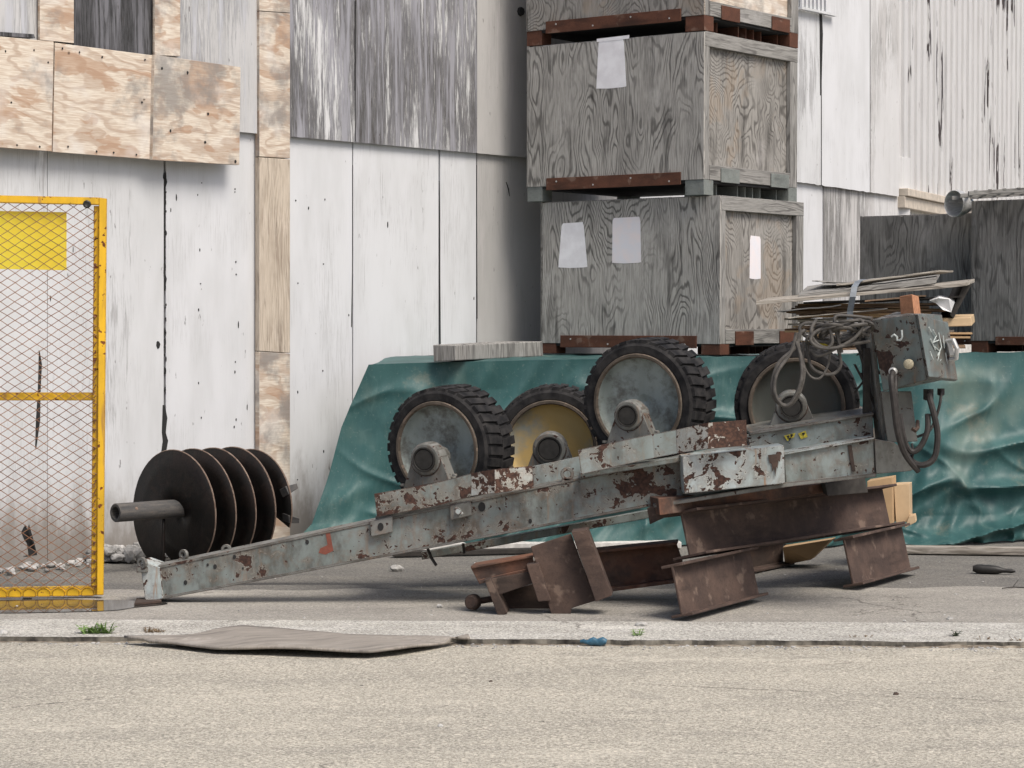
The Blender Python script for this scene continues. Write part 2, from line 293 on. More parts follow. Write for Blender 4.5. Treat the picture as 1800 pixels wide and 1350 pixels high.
m_planks = M_grain('scrap_board', (.44,.41,.36), (.28,.25,.21), (.1,.085,.07), 3, rot=math.pi/2, stretch=(10, .5)); m_plankb = M_grain('brown_scrap_board', (.33,.23,.15), (.2,.13,.085), (.06,.04,.03), 3, rot=math.pi/2, stretch=(10, .5)); m_whitew = M_plain('white_timber', (.68,.66,.62), .8, .3, 18)
m_blue = M_plain('blue_plastic', (.06,.16,.24), .35, .5, 30, obj=True); m_ylab = M_plain('yellow_label', (.6,.5,.06), .6, .5, 60)
def M_tarp():
    s = NT('teal_tarpaulin', .5, .35); v = s.uv(rnd=False, obj=True)
    n1 = s.noise(v, 1.8, 6, .6); n2 = s.noise(s.sc(v, 3, 3, 1), 2.2, 5, .65, .5); w1 = s.noise(s.sc(v, 1, 1, 2.4), 3.6, 3, .5, 1.2)
    st = s.noise(s.sc(v, 7, 7, .7), 1, 5, .6); n1 = s.math('ADD', s.math('MULTIPLY', n1, .6), s.math('MULTIPLY', st, .4)); c = s.mix(s.step(n1, .35, .65), (.019, .066, .066), (.038, .106, .103))
    c = s.mix(s.math('MULTIPLY', s.step(n2, .5, .78), .5), c, (.11, .19, .17))
    c = s.mix(s.math('MULTIPLY', s.step(s.noise(v, 1.3, 4), .56, .7), .4), c, (.2, .24, .19))
    c = s.mix(s.math('MULTIPLY', s.step(s.noise(v, 60, 3), .6, .72), .15), c, (.3, .35, .3))
    rg = s.math('ABSOLUTE', s.math('SUBTRACT', w1, .5))
    vd = s.add(s.sc(v, 1.6, 1.6, 1), s.sc(s.noise(v, 1.7, 4, .6, col=True), .9, .9, .9)); cr = s.voro(vd, 2.6, 'DISTANCE_TO_EDGE')
    crm = s.math('MULTIPLY', s.step(cr, .05, .0), s.step(s.noise(v, 2.6, 3), .46, .62)); c = s.mix(s.math('MULTIPLY', crm, .10), c, (.16, .24, .22))
    ds = s.noise(s.add(v, (4, 1, 8)), 2.3, 6, .7); c = s.mix(s.math('MULTIPLY', s.step(ds, .56, .68), .4), c, (.2, .19, .14))
    return s.out(c, s.math('ADD', s.math('ADD', s.noise(s.sc(v, 6, 6, 1.3), 1, 4, .5, .3), s.math('MULTIPLY', crm, .03)), s.math('MULTIPLY', s.noise(v, 120, 2), .03)), .35, .02)
m_tarp = M_tarp()
def M_corr():
    s = NT('white_corrugated_paint', .6, .3); v = s.uv(rnd=False, obj=True)
    n = s.noise(s.sc(v, 7, 7, .7), 1, 5, .6); n2 = s.noise(s.sc(v, 30, 30, 3), 1, 4, .6); b = s.noise(s.sc(v, 1, 1, .5), .9, 3)
    a = s.math('ADD', s.math('MULTIPLY', n, .9), s.math('ADD', s.math('MULTIPLY', n2, .3), s.math('MULTIPLY', b, .35)))
    m = s.step(a, .87, .89); c = s.mix(s.step(n2, .3, .7), (.62, .62, .615), (.55, .545, .54)); c = s.mix(m, c, (.07, .06, .06))
    return s.out(c, m, -.3, .003)
m_corr = M_corr()
def M_water():
    s = NT('puddle_water', .03, .5); s.b.inputs['IOR'].default_value = 1.33
    v = s.uv(rnd=False); c = s.mix(s.step(s.noise(v, 12, 4), .4, .7), (.05, .047, .042), (.09, .082, .07)); return s.out(c, s.noise(v, 9, 2), .02, .002)
m_water = M_water()
# ================================================================ SETTING
CD = Vector((2.0, -.05, 0)).normalized()                # direction of the kerb
def jagged(a, b, n, amp, seed, amp_y=True):
    rnd = random.Random(seed); a = Vector(a); b = Vector(b); out = []
    for i in range(n+1):
        p = a.lerp(b, i/n); p.y += mnoise.noise(Vector((p.x*3.1, seed, 0)))*amp + mnoise.noise(Vector((p.x*17, seed, 3)))*amp*.4 + rnd.uniform(-1, 1)*amp*.15; out.append(p)
    return out
mb = MB(); mb.add([(-400,-60,-.022), (400,-60,-.022), (400,900,-.022), (-400,900,-.022)], [(0,1,2,3)])
link('road', mb, m_road, kind='structure', origin=(0,0,-.022))
def strip(front, back, z, name, m, thick=0):
    mb = MB(); n = len(front)
    vs = [Vector((p.x, p.y, z)) for p in front]+[Vector((p.x, p.y, z)) for p in back]; fs = [(i, i+1, n+i+1, n+i) for i in range(n-1)]
    if thick:
        vs += [Vector((p.x, p.y-.004, z-thick)) for p in front]; fs += [(2*n+i, 2*n+i+1, i+1, i) for i in range(n-1)]
    mb.add(vs, fs); return link(name, mb, m, kind='structure')
kf = jagged((-9, 10.42, 0), (9, 9.72, 0), 700, .035, 3); kb = jagged((-9, 10.93, 0), (9, 10.45, 0), 700, .012, 7)
strip(kf, kb, .002, 'kerb', m_curb)
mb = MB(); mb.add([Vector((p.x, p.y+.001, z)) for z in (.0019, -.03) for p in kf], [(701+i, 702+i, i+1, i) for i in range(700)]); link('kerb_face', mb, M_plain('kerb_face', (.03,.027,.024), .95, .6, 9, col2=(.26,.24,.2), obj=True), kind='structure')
dj = [p+Vector((0, -.004-.022*max(0, .35+mnoise.noise(Vector((p.x*2.3, 5, 5)))+.6*mnoise.noise(Vector((p.x*11, 5, 9)))), 0)) for p in kf]
mb = MB(); nn = len(kf)
hz = [-.0195+.024*max(0, mnoise.noise(Vector((p.x*1.7, 8, 1)))+.5*mnoise.noise(Vector((p.x*9, 8, 4)))) for p in kf]
mb.add([Vector((p.x, p.y-.02*(1+h*30), -.0215)) for p, h in zip(dj, hz)]+[Vector((p.x, p.y, min(h, .001))) for p, h in zip(dj, hz)]+[Vector((p.x, p.y+.02, min(h, .001))) for p, h in zip(kf, hz)], [(j*nn+i, j*nn+i+1, (j+1)*nn+i+1, (j+1)*nn+i) for j in (0, 1) for i in range(nn-1)])
link('joint_dirt', mb, M_plain('joint_dirt', (.10,.08,.06), .95, .5, 25, col2=(.32,.28,.22), obj=True), kind='structure')
af = jagged((-9, 10.90, 0), (9, 10.42, 0), 160, .0, 7); ab = jagged((-9, 11.75, 0), (9, 12.35, 0), 160, .10, 11)
strip(af, ab, -.003, 'concrete_apron', m_apron)
strip([Vector((-9, 11.4, 0)), Vector((9, 11.9, 0))], [Vector((-9, 45, 0)), Vector((14, 45, 0))], -.008, 'yard', m_asph)
mb = MB(); rp = random.Random(5)          # puddle under the gate
ctr = G(40, 1062); pts = []
for k in range(60):
    a = 2*math.pi*k/60; rr = 1+.18*mnoise.noise(Vector((math.cos(a)*1.6, math.sin(a)*1.6, 2)))
    pts.append(Vector((ctr.x-.1+math.cos(a)*.78*rr, ctr.y-.05+math.sin(a)*.30*rr, .0012)))
mb.add(pts, [tuple(range(60))]); link('puddle', mb, m_water, kind='structure')
# ---- main wall plane
WD = Vector((3300, 4000, 0)).normalized(); WN = Vector((WD.y, -WD.x, 0)); W0 = G(200, 980)
def wp(px, py, off=0): return hit(px, py, W0+WN*off, WN)
wall = thing('warehouse', W0, 'long white boarded warehouse wall with peeling paint and patched plywood', 'building')
def panel(pts, off, th, m, name='wall_panel', bevel=.002, parent=wall, label=None):
    mb = MB(); mb.prism([wp(x, y, off) for x, y in pts], -WN*th); return link(name, mb, m, parent, bevel, label=label)
def zb(px, off=0, z=0): # base pixel of the wall
    p = wp(px, 600, off); d = (p.y); return 570+(CH-z)*F/p.y*1.0
yb = lambda x: zb(x)+2
low = [(-140, 83, m_wl), (84, 288, m_wl), (292, 452, m_wl2), (500, 619, m_wl2), (621, 771, m_wl2), (774, 837, m_wl2), (839, 1100, m_wshade), (1103, 1446, m_wl2), (1448, 1600, m_wl3)]
OV = lambda x: 570-330*(4200-x)/(4200-512)
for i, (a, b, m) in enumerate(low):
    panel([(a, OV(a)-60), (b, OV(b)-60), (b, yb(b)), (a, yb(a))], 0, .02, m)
mb = MB(); mb.prism([wp(-160, -300, -.03), wp(1590, -300, -.03), wp(1590, yb(1590), -.03), wp(-160, yb(-160), -.03)], -WN*.15); link('wall_core', mb, m_dark, wall)
def ov2(x): return OV(x)+ (0 if x < 1111 else (x-1400)*.055)
upp = [(-140, 66, m_wug), (130, 271, m_wud), (300, 452, m_wug), (505, 624.2, m_wu), (625.6, 838, m_wu), (838.6, 1110, m_wshade), (1112, 1443, m_wl), (1444.5, 1529, m_wl2), (1530, 1580, m_wl3)]
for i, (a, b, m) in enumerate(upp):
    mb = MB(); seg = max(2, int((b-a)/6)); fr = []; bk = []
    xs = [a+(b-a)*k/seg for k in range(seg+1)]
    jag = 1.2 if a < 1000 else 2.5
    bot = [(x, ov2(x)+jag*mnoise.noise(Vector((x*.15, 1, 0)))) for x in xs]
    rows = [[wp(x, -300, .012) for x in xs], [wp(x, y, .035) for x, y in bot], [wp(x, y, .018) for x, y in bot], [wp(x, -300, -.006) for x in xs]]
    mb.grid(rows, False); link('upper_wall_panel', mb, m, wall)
# hidden upper edge + new plywood strips
panel([(70,-300), (130,-300), (130, 76), (70, 70)], .062, .02, m_np, 'batten')
panel([(273,-300), (317,-300), (317, 99), (272, 97)], .062, .02, m_npv, 'batten')
for (y0, y1, m) in ((-300, 19, m_npv), (20, 275, m_npv), (276.5, 617, m_npl), (618, None, m_npv)):
    f = lambda x: y1 if y1 else zb(x, .1)
    sl_ = 3.5
    panel([(456, y0), (510, y0+sl_), (510, f(510)+(sl_ if y1 else 0)), (456, f(456))], .05, .04, m, 'batten', .003)
# patch boards
panel([(-150, 50), (94.5, 73), (91, 266), (-150, 248)], .10, .02, m_np, 'patch_board', label='blotchy tan patch board at the far left')
panel([(97, 75), (267, 97), (265, 280), (93, 267)], .098, .02, m_np, 'patch_board', label='swirly tan patch board in the middle')
panel([(272, 96), (423, 118), (421, 290), (268, 281)], .125, .035, m_np2, 'patch_board', label='greyer patch board with a column of knots')
panel([(-150, 45), (60, 60), (62, 67), (-150, 55)], .07, .03, m_wud, 'splintered_edge')
# nails, cracks and knots as small dark relief pieces on the wall
rn = random.Random(8); mb = MB()
def spot(px, py, rx, ry, off):
    n = 7; mb.prism([wp(px+rx*math.cos(2*math.pi*k/n)*rn.uniform(.6, 1.1), py+ry*math.sin(2*math.pi*k/n)*rn.uniform(.7, 1.2), off+.0015) for k in range(n)], -WN*.002)
for x in (352, 414, 522, 570, 350, 412):
    y = 310+rn.random()*50
    while y < 900:
        spot(x+rn.uniform(-3, 3), y, 1.1, rn.uniform(1, 3), .001); y += rn.uniform(60, 130)*1.5
for i in range(14): spot(rn.uniform(-20, 900), rn.uniform(300, 880), rn.uniform(.5, 1.2), rn.uniform(1.5, 7), .001)
for x in (290, 291):
    y = 310
    while y < 690: spot(x+rn.uniform(-1.5, 2), y, rn.uniform(.8, 2.2), rn.uniform(2, 8), .001); y += rn.uniform(9, 40)
spot(278, 605, 4, 8, .001)
for (x, y) in ((10,90),(60,88),(85,110),(110,85),(140,92),(180,100),(255,105),(30,255),(70,258),(120,258),(170,266),(200,268),(240,272),(250,180),(20,180)): spot(x, y, 1.6, 2, .101)
for (x, y) in ((366,200),(361,250),(330,128),(300,230),(414,284),(285,120)): spot(x, y, 2, 3, .126)
link('nail_holes', mb, m_inside, wall, kind='stuff')
mb = MB()
def crack(pts, w0, off=.001):
    L = [wp(x-w*w0/2, y, off+.0012) for x, y, w in pts]; Rr = [wp(x+w*w0/2, y, off+.0012) for x, y, w in pts]
    mb = MB(); mb.prism(L+Rr[::-1], -WN*.0022); link('open_joint', mb, m_inside, wall)
crack([(291,308,.5),(292,320,1.5),(290,330,.7),(290,420,.6),(289,480,1),(291,490,1.8),(289,512,.4)], 2.6)
crack([(288,712,1),(290,735,2.4),(288,760,1.8),(291,775,2.6),(287,800,2.2),(289,830,1.5)], 3.6)
crack([(69,616,.3),(71,640,1.4),(69,690,1.2),(67,740,1.8),(63,788,.5)], 4)
crack([(772,318,.3),(773,380,.8),(773,500,1.1),(774,605,.9)], 2)
crack([(838,290,.6),(838,400,.9),(839,560,.7)], 1.6); crack([(620,290,.4),(620,450,.6),(618,575,.9)], 1.2)
crack([(45,950,1),(42,935,3),(48,922,2.2),(52,945,4),(58,975,5),(44,978,2)], 3)
crack([(890,320,.8),(894,332,1.2),(896,345,.4)], 1.6)
crack([(625,0,1),(624,160,1.4),(626,248,2)], 1.6, .03)
crack([(1443,20,2),(1444,60,2.6),(1443,140,1.6),(1442,200,.6)], 2, .028)
# vent slats in the upper right board
mb = MB()
for k in range(7): mb.bar(wp(1409+k*7, -40, .05), wp(1410+k*7, 16+k*1.2, .05), WD*.03, WN*.02)
mb.bar(wp(1406, 14, .06), wp(1468, 27, .06), UP*.02, WN*.04); link('vent_slats', mb, m_wl, wall)
mb = MB(); mb.lathe(wp(918, 20, .045), WN, [(0, .0001), (0, .03), (-.02, .035)], 8); link('burst_hole', mb, m_inside, wall)
# ---- corrugated building
cb0 = wp(1578, 335); CD2 = Vector((1800, 4000, 0)).normalized(); CN2 = Vector((CD2.y, -CD2.x, 0))
cor = thing('corrugated_building', Vector((cb0.x, cb0.y, 0)), 'white corrugated metal building with black peeled streaks, at the far right', 'building')
zt = P(1580, -250, cb0.y).z; zb0 = P(1580, 334, cb0.y).z; prof = []; t = .0; per = .235
while t < 11:
    for (dt, o) in ((0, 0), (.10, 0), (.104, .03), (.232, .03)): prof.append((t+dt, o))
    t += per
base = Vector((cb0.x, cb0.y, 0)); mb = MB()
mb.grid([[base+CD2*a+CN2*o+UP*zt for a, o in prof], [base+CD2*a+CN2*o+UP*(zb0) for a, o in prof]], False)
link('corrugated_sheet', mb, m_corr, cor)
m_gut = M_plain('gutter_paint', (.62,.55,.46), .6, .25, 14)
mb = MB(); a = base+CN2*.02+UP*(zb0-.02); mb.bar(a, a+CD2*11, CN2*.16, UP*.07); mb.bar(a-UP*.09+CN2*.0, a-UP*.09+CD2*11, CN2*.10, UP*.105); link('gutter', mb, m_gut, cor, .006)
mb = MB(); a = base-CN2*.05; mb.bar(a+UP*(zb0-.15)*.5, a+UP*(zb0-.15)*.5+CD2*11, CN2*.1, UP*(zb0-.15)); link('lower_wall', mb, m_whitew, cor)
# ================================================================ TARPAULIN over a long pile
TL = [(505,946,14.55),(552,905,14.5),(577,820,14.35),(600,745,14.3),(648,640,14.25)]
rt = random.Random(2)
def tarp_pt(u, v):   # u 0..1 along, v 0 top .. 1 bottom ; front face
    px_t = 648+(2150-648)*u; px_b = 508+(2150-508)*u
    # left edge follows the slanting silhouette
    lv = [(0, 648), (.34, 600), (.6, 577), (.86, 549), (1, 506)]
    for (v0, x0), (v1, x1) in zip(lv, lv[1:]):
        if v <= v1: xl = x0+(x1-x0)*(v-v0)/(v1-v0); break
    px = xl+(2150-xl)*u
    yt = 641-27*min(1,u)**.75; yb_ = 946+20*min(1, u*1.2)
    Dt = 14.3+.7*u; Db = 14.72-.35*u + .35*u
    D = Dt+(Db-Dt)*0+(-.22*v**1.5)
    top = P(px, yt, 14.3+.75*u); bx = P(px, 700, 14.3+.75*u-.2*v**1.4)
    z = top.z*(1-v)
    p = Vector((bx.x, bx.y, z))
    return p
def fold(u, v):
    x = u*7.0
    a = mnoise.noise(Vector((x*1.6+v*.8, v*.9, 1.3))); b = mnoise.noise(Vector((x*4.5+v*3.0*math.sin(x), v*1.5, 7.7))); c = 1-abs(mnoise.noise(Vector((x*2.3-v*2.4, v*2.2, 4.1))))*2
    pl = mnoise.noise(Vector((x*4.2+v*1.5, v*.5, 3.3)))                       # hanging pleats
    pl2 = mnoise.noise(Vector((x*9+v*2.5, v*.8, 8.3)))
    k1 = 1-math.sqrt(mnoise.noise(Vector((x*1.05+v*2.6, v*1.7-x*.5, 2.1)))**2+.0012)*3.2        # long diagonal folds
    k2 = 1-math.sqrt(mnoise.noise(Vector((x*1.7-v*3.2, v*2.3+x*.3, 6.6)))**2+.0012)*4
    k3 = 1-math.sqrt(mnoise.noise(Vector((x*3.1+v*1.2, v*6, 9.1)))**2+.0012)*3                  # crumples at the hem
    hem = max(0, (v-.72)/.28)**1.5
    return .10*a*(.2+v)+.11*pl*(.25+.75*v)+.035*pl2*(.3+.5*v)+.012*pl2*(1-.4*v)+.19*max(0, k1)**3*v**.8+.05*max(0, k2)**2*v**2+.06*max(0, k3)**2*hem*(.3+1.2*(u > .62))
rows = []
NU, NV = 700, 150
back = []
for k in range(10):
    row = []
    for i in range(NU+1):
        u = i/NU; p = tarp_pt(u, 0); q = p+Vector((.0, (2.35 if u > .1 else 2.35)*(1-k/9.5), 0)); q.x += (1-u)*.25*(1-k/9.5)
        wpl = 0
        q.z = p.z+(1.182-p.z)*min(1, (9-k)/2.5 if k<9 else 0); q.z += .006*mnoise.noise(Vector((q.x*3, q.y*3, 0)))+ (0.01*mnoise.noise(Vector((q.x*9, q.y*7, 5)))); 
        if (q-W0).dot(WN) < .03: q = q+WN*(.03-(q-W0).dot(WN))
        row.append(q)
    rows.append(row)
for k in range(NV+1):
    v = k/NV; row = []
    for i in range(NU+1):
        u = i/NU; p = tarp_pt(u, v); f = fold(u, v)*min(1, u*14+.25)*min(1, v*6+.06)
        p = p+Vector((-.15*f, -f, 0)); 
        if v > .86: p.y -= (v-.86)*.9*(.4+mnoise.noise(Vector((u*30, 2, 2)))); p.z = max(.004, p.z+.05*(v-.86)/.14*max(0, mnoise.noise(Vector((u*45, v*9, 0)))))
        row.append(p)
    rows.append(row)
mb = MB(); mb.grid(rows)
# left end of the cover going back to the wall
side = []
for k in range(NV+1):
    v = k/NV; p = rows[10+k][0]; e = Vector((p.x+.25*(1-v)+.1, p.y+.9, p.z)); 
    side.append([p.lerp(e, j/8)+Vector((.03*math.sin(j*2+v*6)*(j > 0), 0, 0)) for j in range(9)])
for r_ in side:
    for j, q in enumerate(r_):
        if (q-W0).dot(WN) < .02: r_[j] = q+WN*(.02-(q-W0).dot(WN))
mb.grid(side)
link('tarpaulin', mb, m_tarp, label='long teal tarpaulin draped over a low pile behind the machine', cat='tarpaulin', origin=(P(1000, 900, 14.4).x, 14.4, 0))
def tarp_top(px, py, lift=0):   # point on the top plane of the cover
    return G(px, py, 1.17+lift)
# timbers along the foot
def timber(name, p0, p1, h, d, m, label, cat, bevel=.004, group=None):
    p0 = Vector(p0); p1 = Vector(p1); t = (p1-p0).normalized(); s = Vector((-t.y, t.x, 0)).normalized()
    mb = MB(); n = 6; 
    mb.bar(p0+UP*h/2, p1+UP*h/2, s*d, UP*h); return link(name, mb, m, bevel=bevel, label=label, cat=cat, group=group)
timber('timber', G(1592, 972), G(1995, 978), .045, .10, m_planks, 'thin weathered timber on the ground along the foot of the tarp, right', 'timber')
timber('timber', G(700, 966)+Vector((0,0,0)), G(1195, 962), .04, .14, m_whitew, 'white painted timber lying on the ground behind the steel beams', 'timber')
timber('timber', G(690, 978), G(1010, 970), .03, .07, m_dark, 'black strip added as the shadow in front of the white timber, under the machine', 'timber')  # dark bar standing in for the shadow beneath the white timber
# squared beam on the tarp
mb = MB(); a = P(763, 635, 14.42); b = P(905, 633, 14.6); zt_ = a.z
mb.hexa([P(762,636,14.3), P(801,634,14.22), P(801,607,14.22), P(761,606,14.3)], [P(917,629,15.6)+Vector((-.12,.1,0)), P(955,626,15.5), P(954,600,15.5), P(915,600,15.6)+Vector((-.12,.1,0))])
link('wooden_beam', mb, m_railv, bevel=.006, label='squared grey wooden beam lying on top of the tarp, left of the crates', cat='beam')
# ================================================================ CRATES
RD = Vector((.6, .8, 0)); LD = Vector((-.8, .6, 0))
def crate(corner, L, Rr, H, label, ph=.11, m_front=m_cr, m_end=m_cre, blockm=m_redp, stripm=m_redp, endframe=True, group='stacked plywood crates', papers=(), striprange=(.12, .88), nails=True, sh=.085):
    C = Vector(corner); root = thing('plywood_crate', C, label, 'crate', group)
    fn = Vector((-RD.x, -RD.y, 0))    # outward normal of the front (left) face is -RD ; of the end face is -LD
    en = Vector((-LD.x, -LD.y, 0)); z0 = C+UP*ph
    mb = MB(); mb.box(C+LD*L/2+RD*Rr/2+UP*(ph+H/2), LD*(L/2-.08), RD*(Rr/2-.03), UP*(H/2-.02)); link('crate_core', mb, m_inside, root)
    mb = MB(); a = z0+RD*.0
    # slightly uneven top edge on the front sheet
    seg = 30; top = []
    for k in range(seg+1):
        top.append(a+LD*(L*k/seg)+UP*(H-.004-abs(mnoise.noise(Vector((k*.8, C.z*7, C.x))))*.012))
    mb.prism([a]+top+[a+LD*L], RD*.018); link('front_panel', mb, m_front, root, .001)
    mb = MB(); mb.prism([z0+LD*L, z0+LD*L+RD*Rr, z0+LD*L+RD*Rr+UP*H, z0+LD*L+UP*H], -LD*.018); link('back_panel', mb, m_front, root)
    mb = MB(); mb.box(z0+LD*L/2+RD*Rr/2+UP*(H-.008), LD*(L/2-.02), RD*(Rr/2-.02), UP*.008); link('lid', mb, m_front, root)
    e0 = z0+RD*.018
    if endframe:
        W_ = Rr-.02
        mb = MB(); q = e0+LD*.035; mb.prism([q, q+RD*W_, q+RD*W_+UP*(H-.01), q+UP*(H-.01)], LD*.015); link('end_panel', mb, m_end, root)
        for (s0, s1) in ((0, .055), (W_-.10, W_)):
            mb = MB(); q = e0+RD*s0+UP*.0; mb.prism([q, q+RD*(s1-s0), q+RD*(s1-s0)+UP*(H-.1), q+UP*(H-.1)], LD*.034); link('post', mb, m_railv, root, .003)
        for (h0, h1, nm) in ((H-.1, H-.002, 'top_rail'), ):
            mb = MB(); q = e0+UP*h0-LD*.002; mb.prism([q, q+RD*W_, q+RD*W_+UP*(h1-h0), q+UP*(h1-h0)], LD*.04); link(nm, mb, m_rail, root, .003)
        mb = MB(); q = e0-LD*.003+RD*.057; mb.prism([q, q+RD*(W_-.16), q+RD*(W_-.16)+UP*.1, q+UP*.1], LD*.035); link('bottom_rail', mb, m_rail, root, .003)
        for (s0, s1) in ((.17, .42), (.76, 1.02)):
            mb = MB(); q = e0-LD*.012+RD*s0*W_/1.1-UP*.01; mb.prism([q, q+RD*(s1-s0)*.95, q+RD*(s1-s0)*.95+UP*.095, q+UP*.095], LD*.008); link('steel_pocket', mb, blockm, root, .002)
    else:
        mb = MB(); q = e0; mb.prism([q, q+RD*(Rr-.02), q+RD*(Rr-.02)+UP*H, q+UP*H], LD*.015); link('end_panel', mb, m_end, root)
    # pallet below
    mb = MB(); q = z0-RD*.012+LD*L*striprange[0]-UP*.03; l = L*(striprange[1]-striprange[0]); mb.prism([q, q+LD*l, q+LD*l+UP*sh, q+UP*sh], RD*.01); link('steel_strip', mb, stripm, root, .002)
    if nails:
        for k in range(4): mb = MB(); mb.lathe(q+LD*l*(.08+.28*k)+UP*sh*(.3+.4*(k%2))-RD*.003, -RD, [(0, .0001), (0, .006), (-.004, .006)], 8); link('nail_head', mb, m_galv, root)
    for (s, wd) in ((.0, .15), (L-.13, .13)):
        for dd in (0, Rr-.13):
            mb = MB(); mb.box(C+LD*(s+wd/2)+RD*(dd+.065)+UP*ph/2, LD*wd/2, RD*.06, UP*(ph/2-.001)); link('corner_block', mb, blockm, root, .003)
    for s in (.22, .44, .52, .60, .68, .86):
        mb = MB(); mb.box(C+LD*(.05+L*.1)+RD*(s*Rr)+UP*ph/2, LD*(L*.1-.02), RD*.006, UP*(ph/2-.002)); link('runner', mb, blockm, root)
    mb = MB(); mb.box(C+LD*L*.5+RD*Rr*.5+UP*(ph-.01), LD*(L/2-.01), RD*(Rr/2-.01), UP*.009); link('pallet_deck', mb, m_inside, root)
    for (kind, u0, v0, w0, w1, h, *rest) in papers:   # u from corner along face, v from body base, widths at top and bottom
        mb = MB()
        if kind == 'f': b0 = z0-RD*.0015; du = LD; nn = RD
        else: b0 = z0+RD*.018+LD*.0335; du = RD; nn = LD
        rr = random.Random(int(u0*100)); q = b0+du*u0+UP*v0
        pts = [q-du*w1/2, q-du*(w1/2-.03)-UP*.004, q+du*w1*.1-UP*.006, q+du*w1/2, q+du*(w0/2+.012)+UP*(h-.02), q+du*(w0/2)+UP*h, q-du*w0/2+UP*(h+.004), q-du*(w0/2+.01)+UP*(h-.03)]
        mb.prism(pts, nn*.001); link('paper_label', mb, rest[0] if rest else m_paper, root)
    return root
m_paper2 = M_plain('pinkish_paper', (.8,.74,.74), .8, .1, 10, bump=.1, col2=(.74,.74,.78))
zc = 1.192
c1 = P(1265, 624, 15.3); c1.z = zc; print('crate1 corner', c1)
crate(c1, 1.49, 1.13, 1.02*c1.y/15.6, 'lowest plywood crate of the stack, two whitish paper labels on its front', papers=(('f', .755, .56, .21, .24, .31, m_paper2), ('f', 1.21, .535, .17, .25, .31), ('e', .50, .45, .12, .15, .29, m_paper2)), ph=.075)
s_ = c1.y/F     # metres per pixel near the corner
H1 = 1.02*c1.y/15.6
c2 = c1+UP*(.075+H1+.001); c2 = c2+(P(1236, 345, c1.y)-P(1265, 345, c1.y)); c2.z = c1.z+.075+H1+.001
H2 = (315-55)*s_
crate(c2, 1.475, 1.26, H2, 'middle plywood crate of the stack, one torn white paper label near its top', papers=(('f', .75, .66, .19, .25, .33),), blockm=m_grn, ph=.105)
c3 = c2+UP*(.105+H2+.001)+RD*.0
crate(c3, 1.48, 1.27, 1.0, 'topmost plywood crate of the stack, cut off by the top of the picture', ph=.105, m_end=m_np2, m_front=m_cre)
mb = MB(); q = c2+UP*(.105+.66+.325)-RD*.0035+LD*.60; mb.prism([q, q+LD*.27-UP*.004, q+LD*.27+UP*.018, q+UP*.024], RD*.001); o_ = [o for o in COL.objects if o.name.startswith('plywood_crate')][1]; link('paper_tape', mb, m_paper, o_)
# right-hand crates
cA = Vector((P(1708, 600, 15.9).x+.1, 16.1, zc)); HA = P(1700, 375, 16.4).z-zc
lA = 1.05
def crate_at(px_left, px_right, py_top, D, label, m, L, Rr, ext=True, **kw):
    C = Vector((P(px_right, 600, D).x, D, zc)); H = P(px_right, py_top, D).z-zc-.09
    return crate(C, L, Rr, H, label, ph=.09, m_front=m, m_end=m, group='dark plywood crates behind the scrap bundle', endframe=False, **kw), C, H
crate_at(1512, 1740, 373, 16.6, 'dark plywood crate behind the bundle of scrap boards', m_crd, 1.065, 1.2)
rB, CB, HB = crate_at(1706, 1960, 344, 15.7, 'brown-grey plywood crate at the right edge of the picture, under the lattice', m_crd, 1.08, 1.1, striprange=(.1, .82), sh=.06)
rB.children[1].data.materials[0] = M_grain('brown_grey_plywood', (.38,.36,.33), (.23,.215,.197), (.06,.036,.033), 5, stretch=(2.6, .4), contrast=.9)
# paper scrap and bits between crates
# metal funnel and lattice on the right crates
fa = None; mb = MB(); ax = Vector((.80, .55, .02)).normalized()
mb.lathe(P(1677, 358, 16.5), ax, [(.14, .02), (.10, .06), (.03, .085), (0, .092), (-.004, .095), (.0, .098), (.05, .095), (.12, .07), (.20, .02)], 40)
fz = P(1668,375,16.95).z
link('metal_funnel', mb, m_galv, label='shiny galvanised metal cone on the dark crate under the corrugated wall', cat='funnel')
mb = MB(); a0 = P(1700, 354, 15.6); 
top = CB.z+.09+HB; ox = P(1702, 356, 15.9); ox.z = top+.012
for j in range(3):
    p = ox+Vector((0, .30*j, .0)); mb.bar(p+Vector((-.0, 0, .015)), p+Vector((1.2, .0, .09)), Vector((0, .035, 0)), UP*.03)
for k in range(12):
    p = ox+Vector((.05+.1*k, -.0, .015+.0065*k*.97)); mb.bar(p+Vector((0, -.02, .016)), p+Vector((.07, .65, .016)), Vector((.022, 0, 0)), UP*.014)
link('steel_lattice', mb, m_rail, bevel=.002, label='grey lattice grating lying on the crate at the right edge', cat='grating')
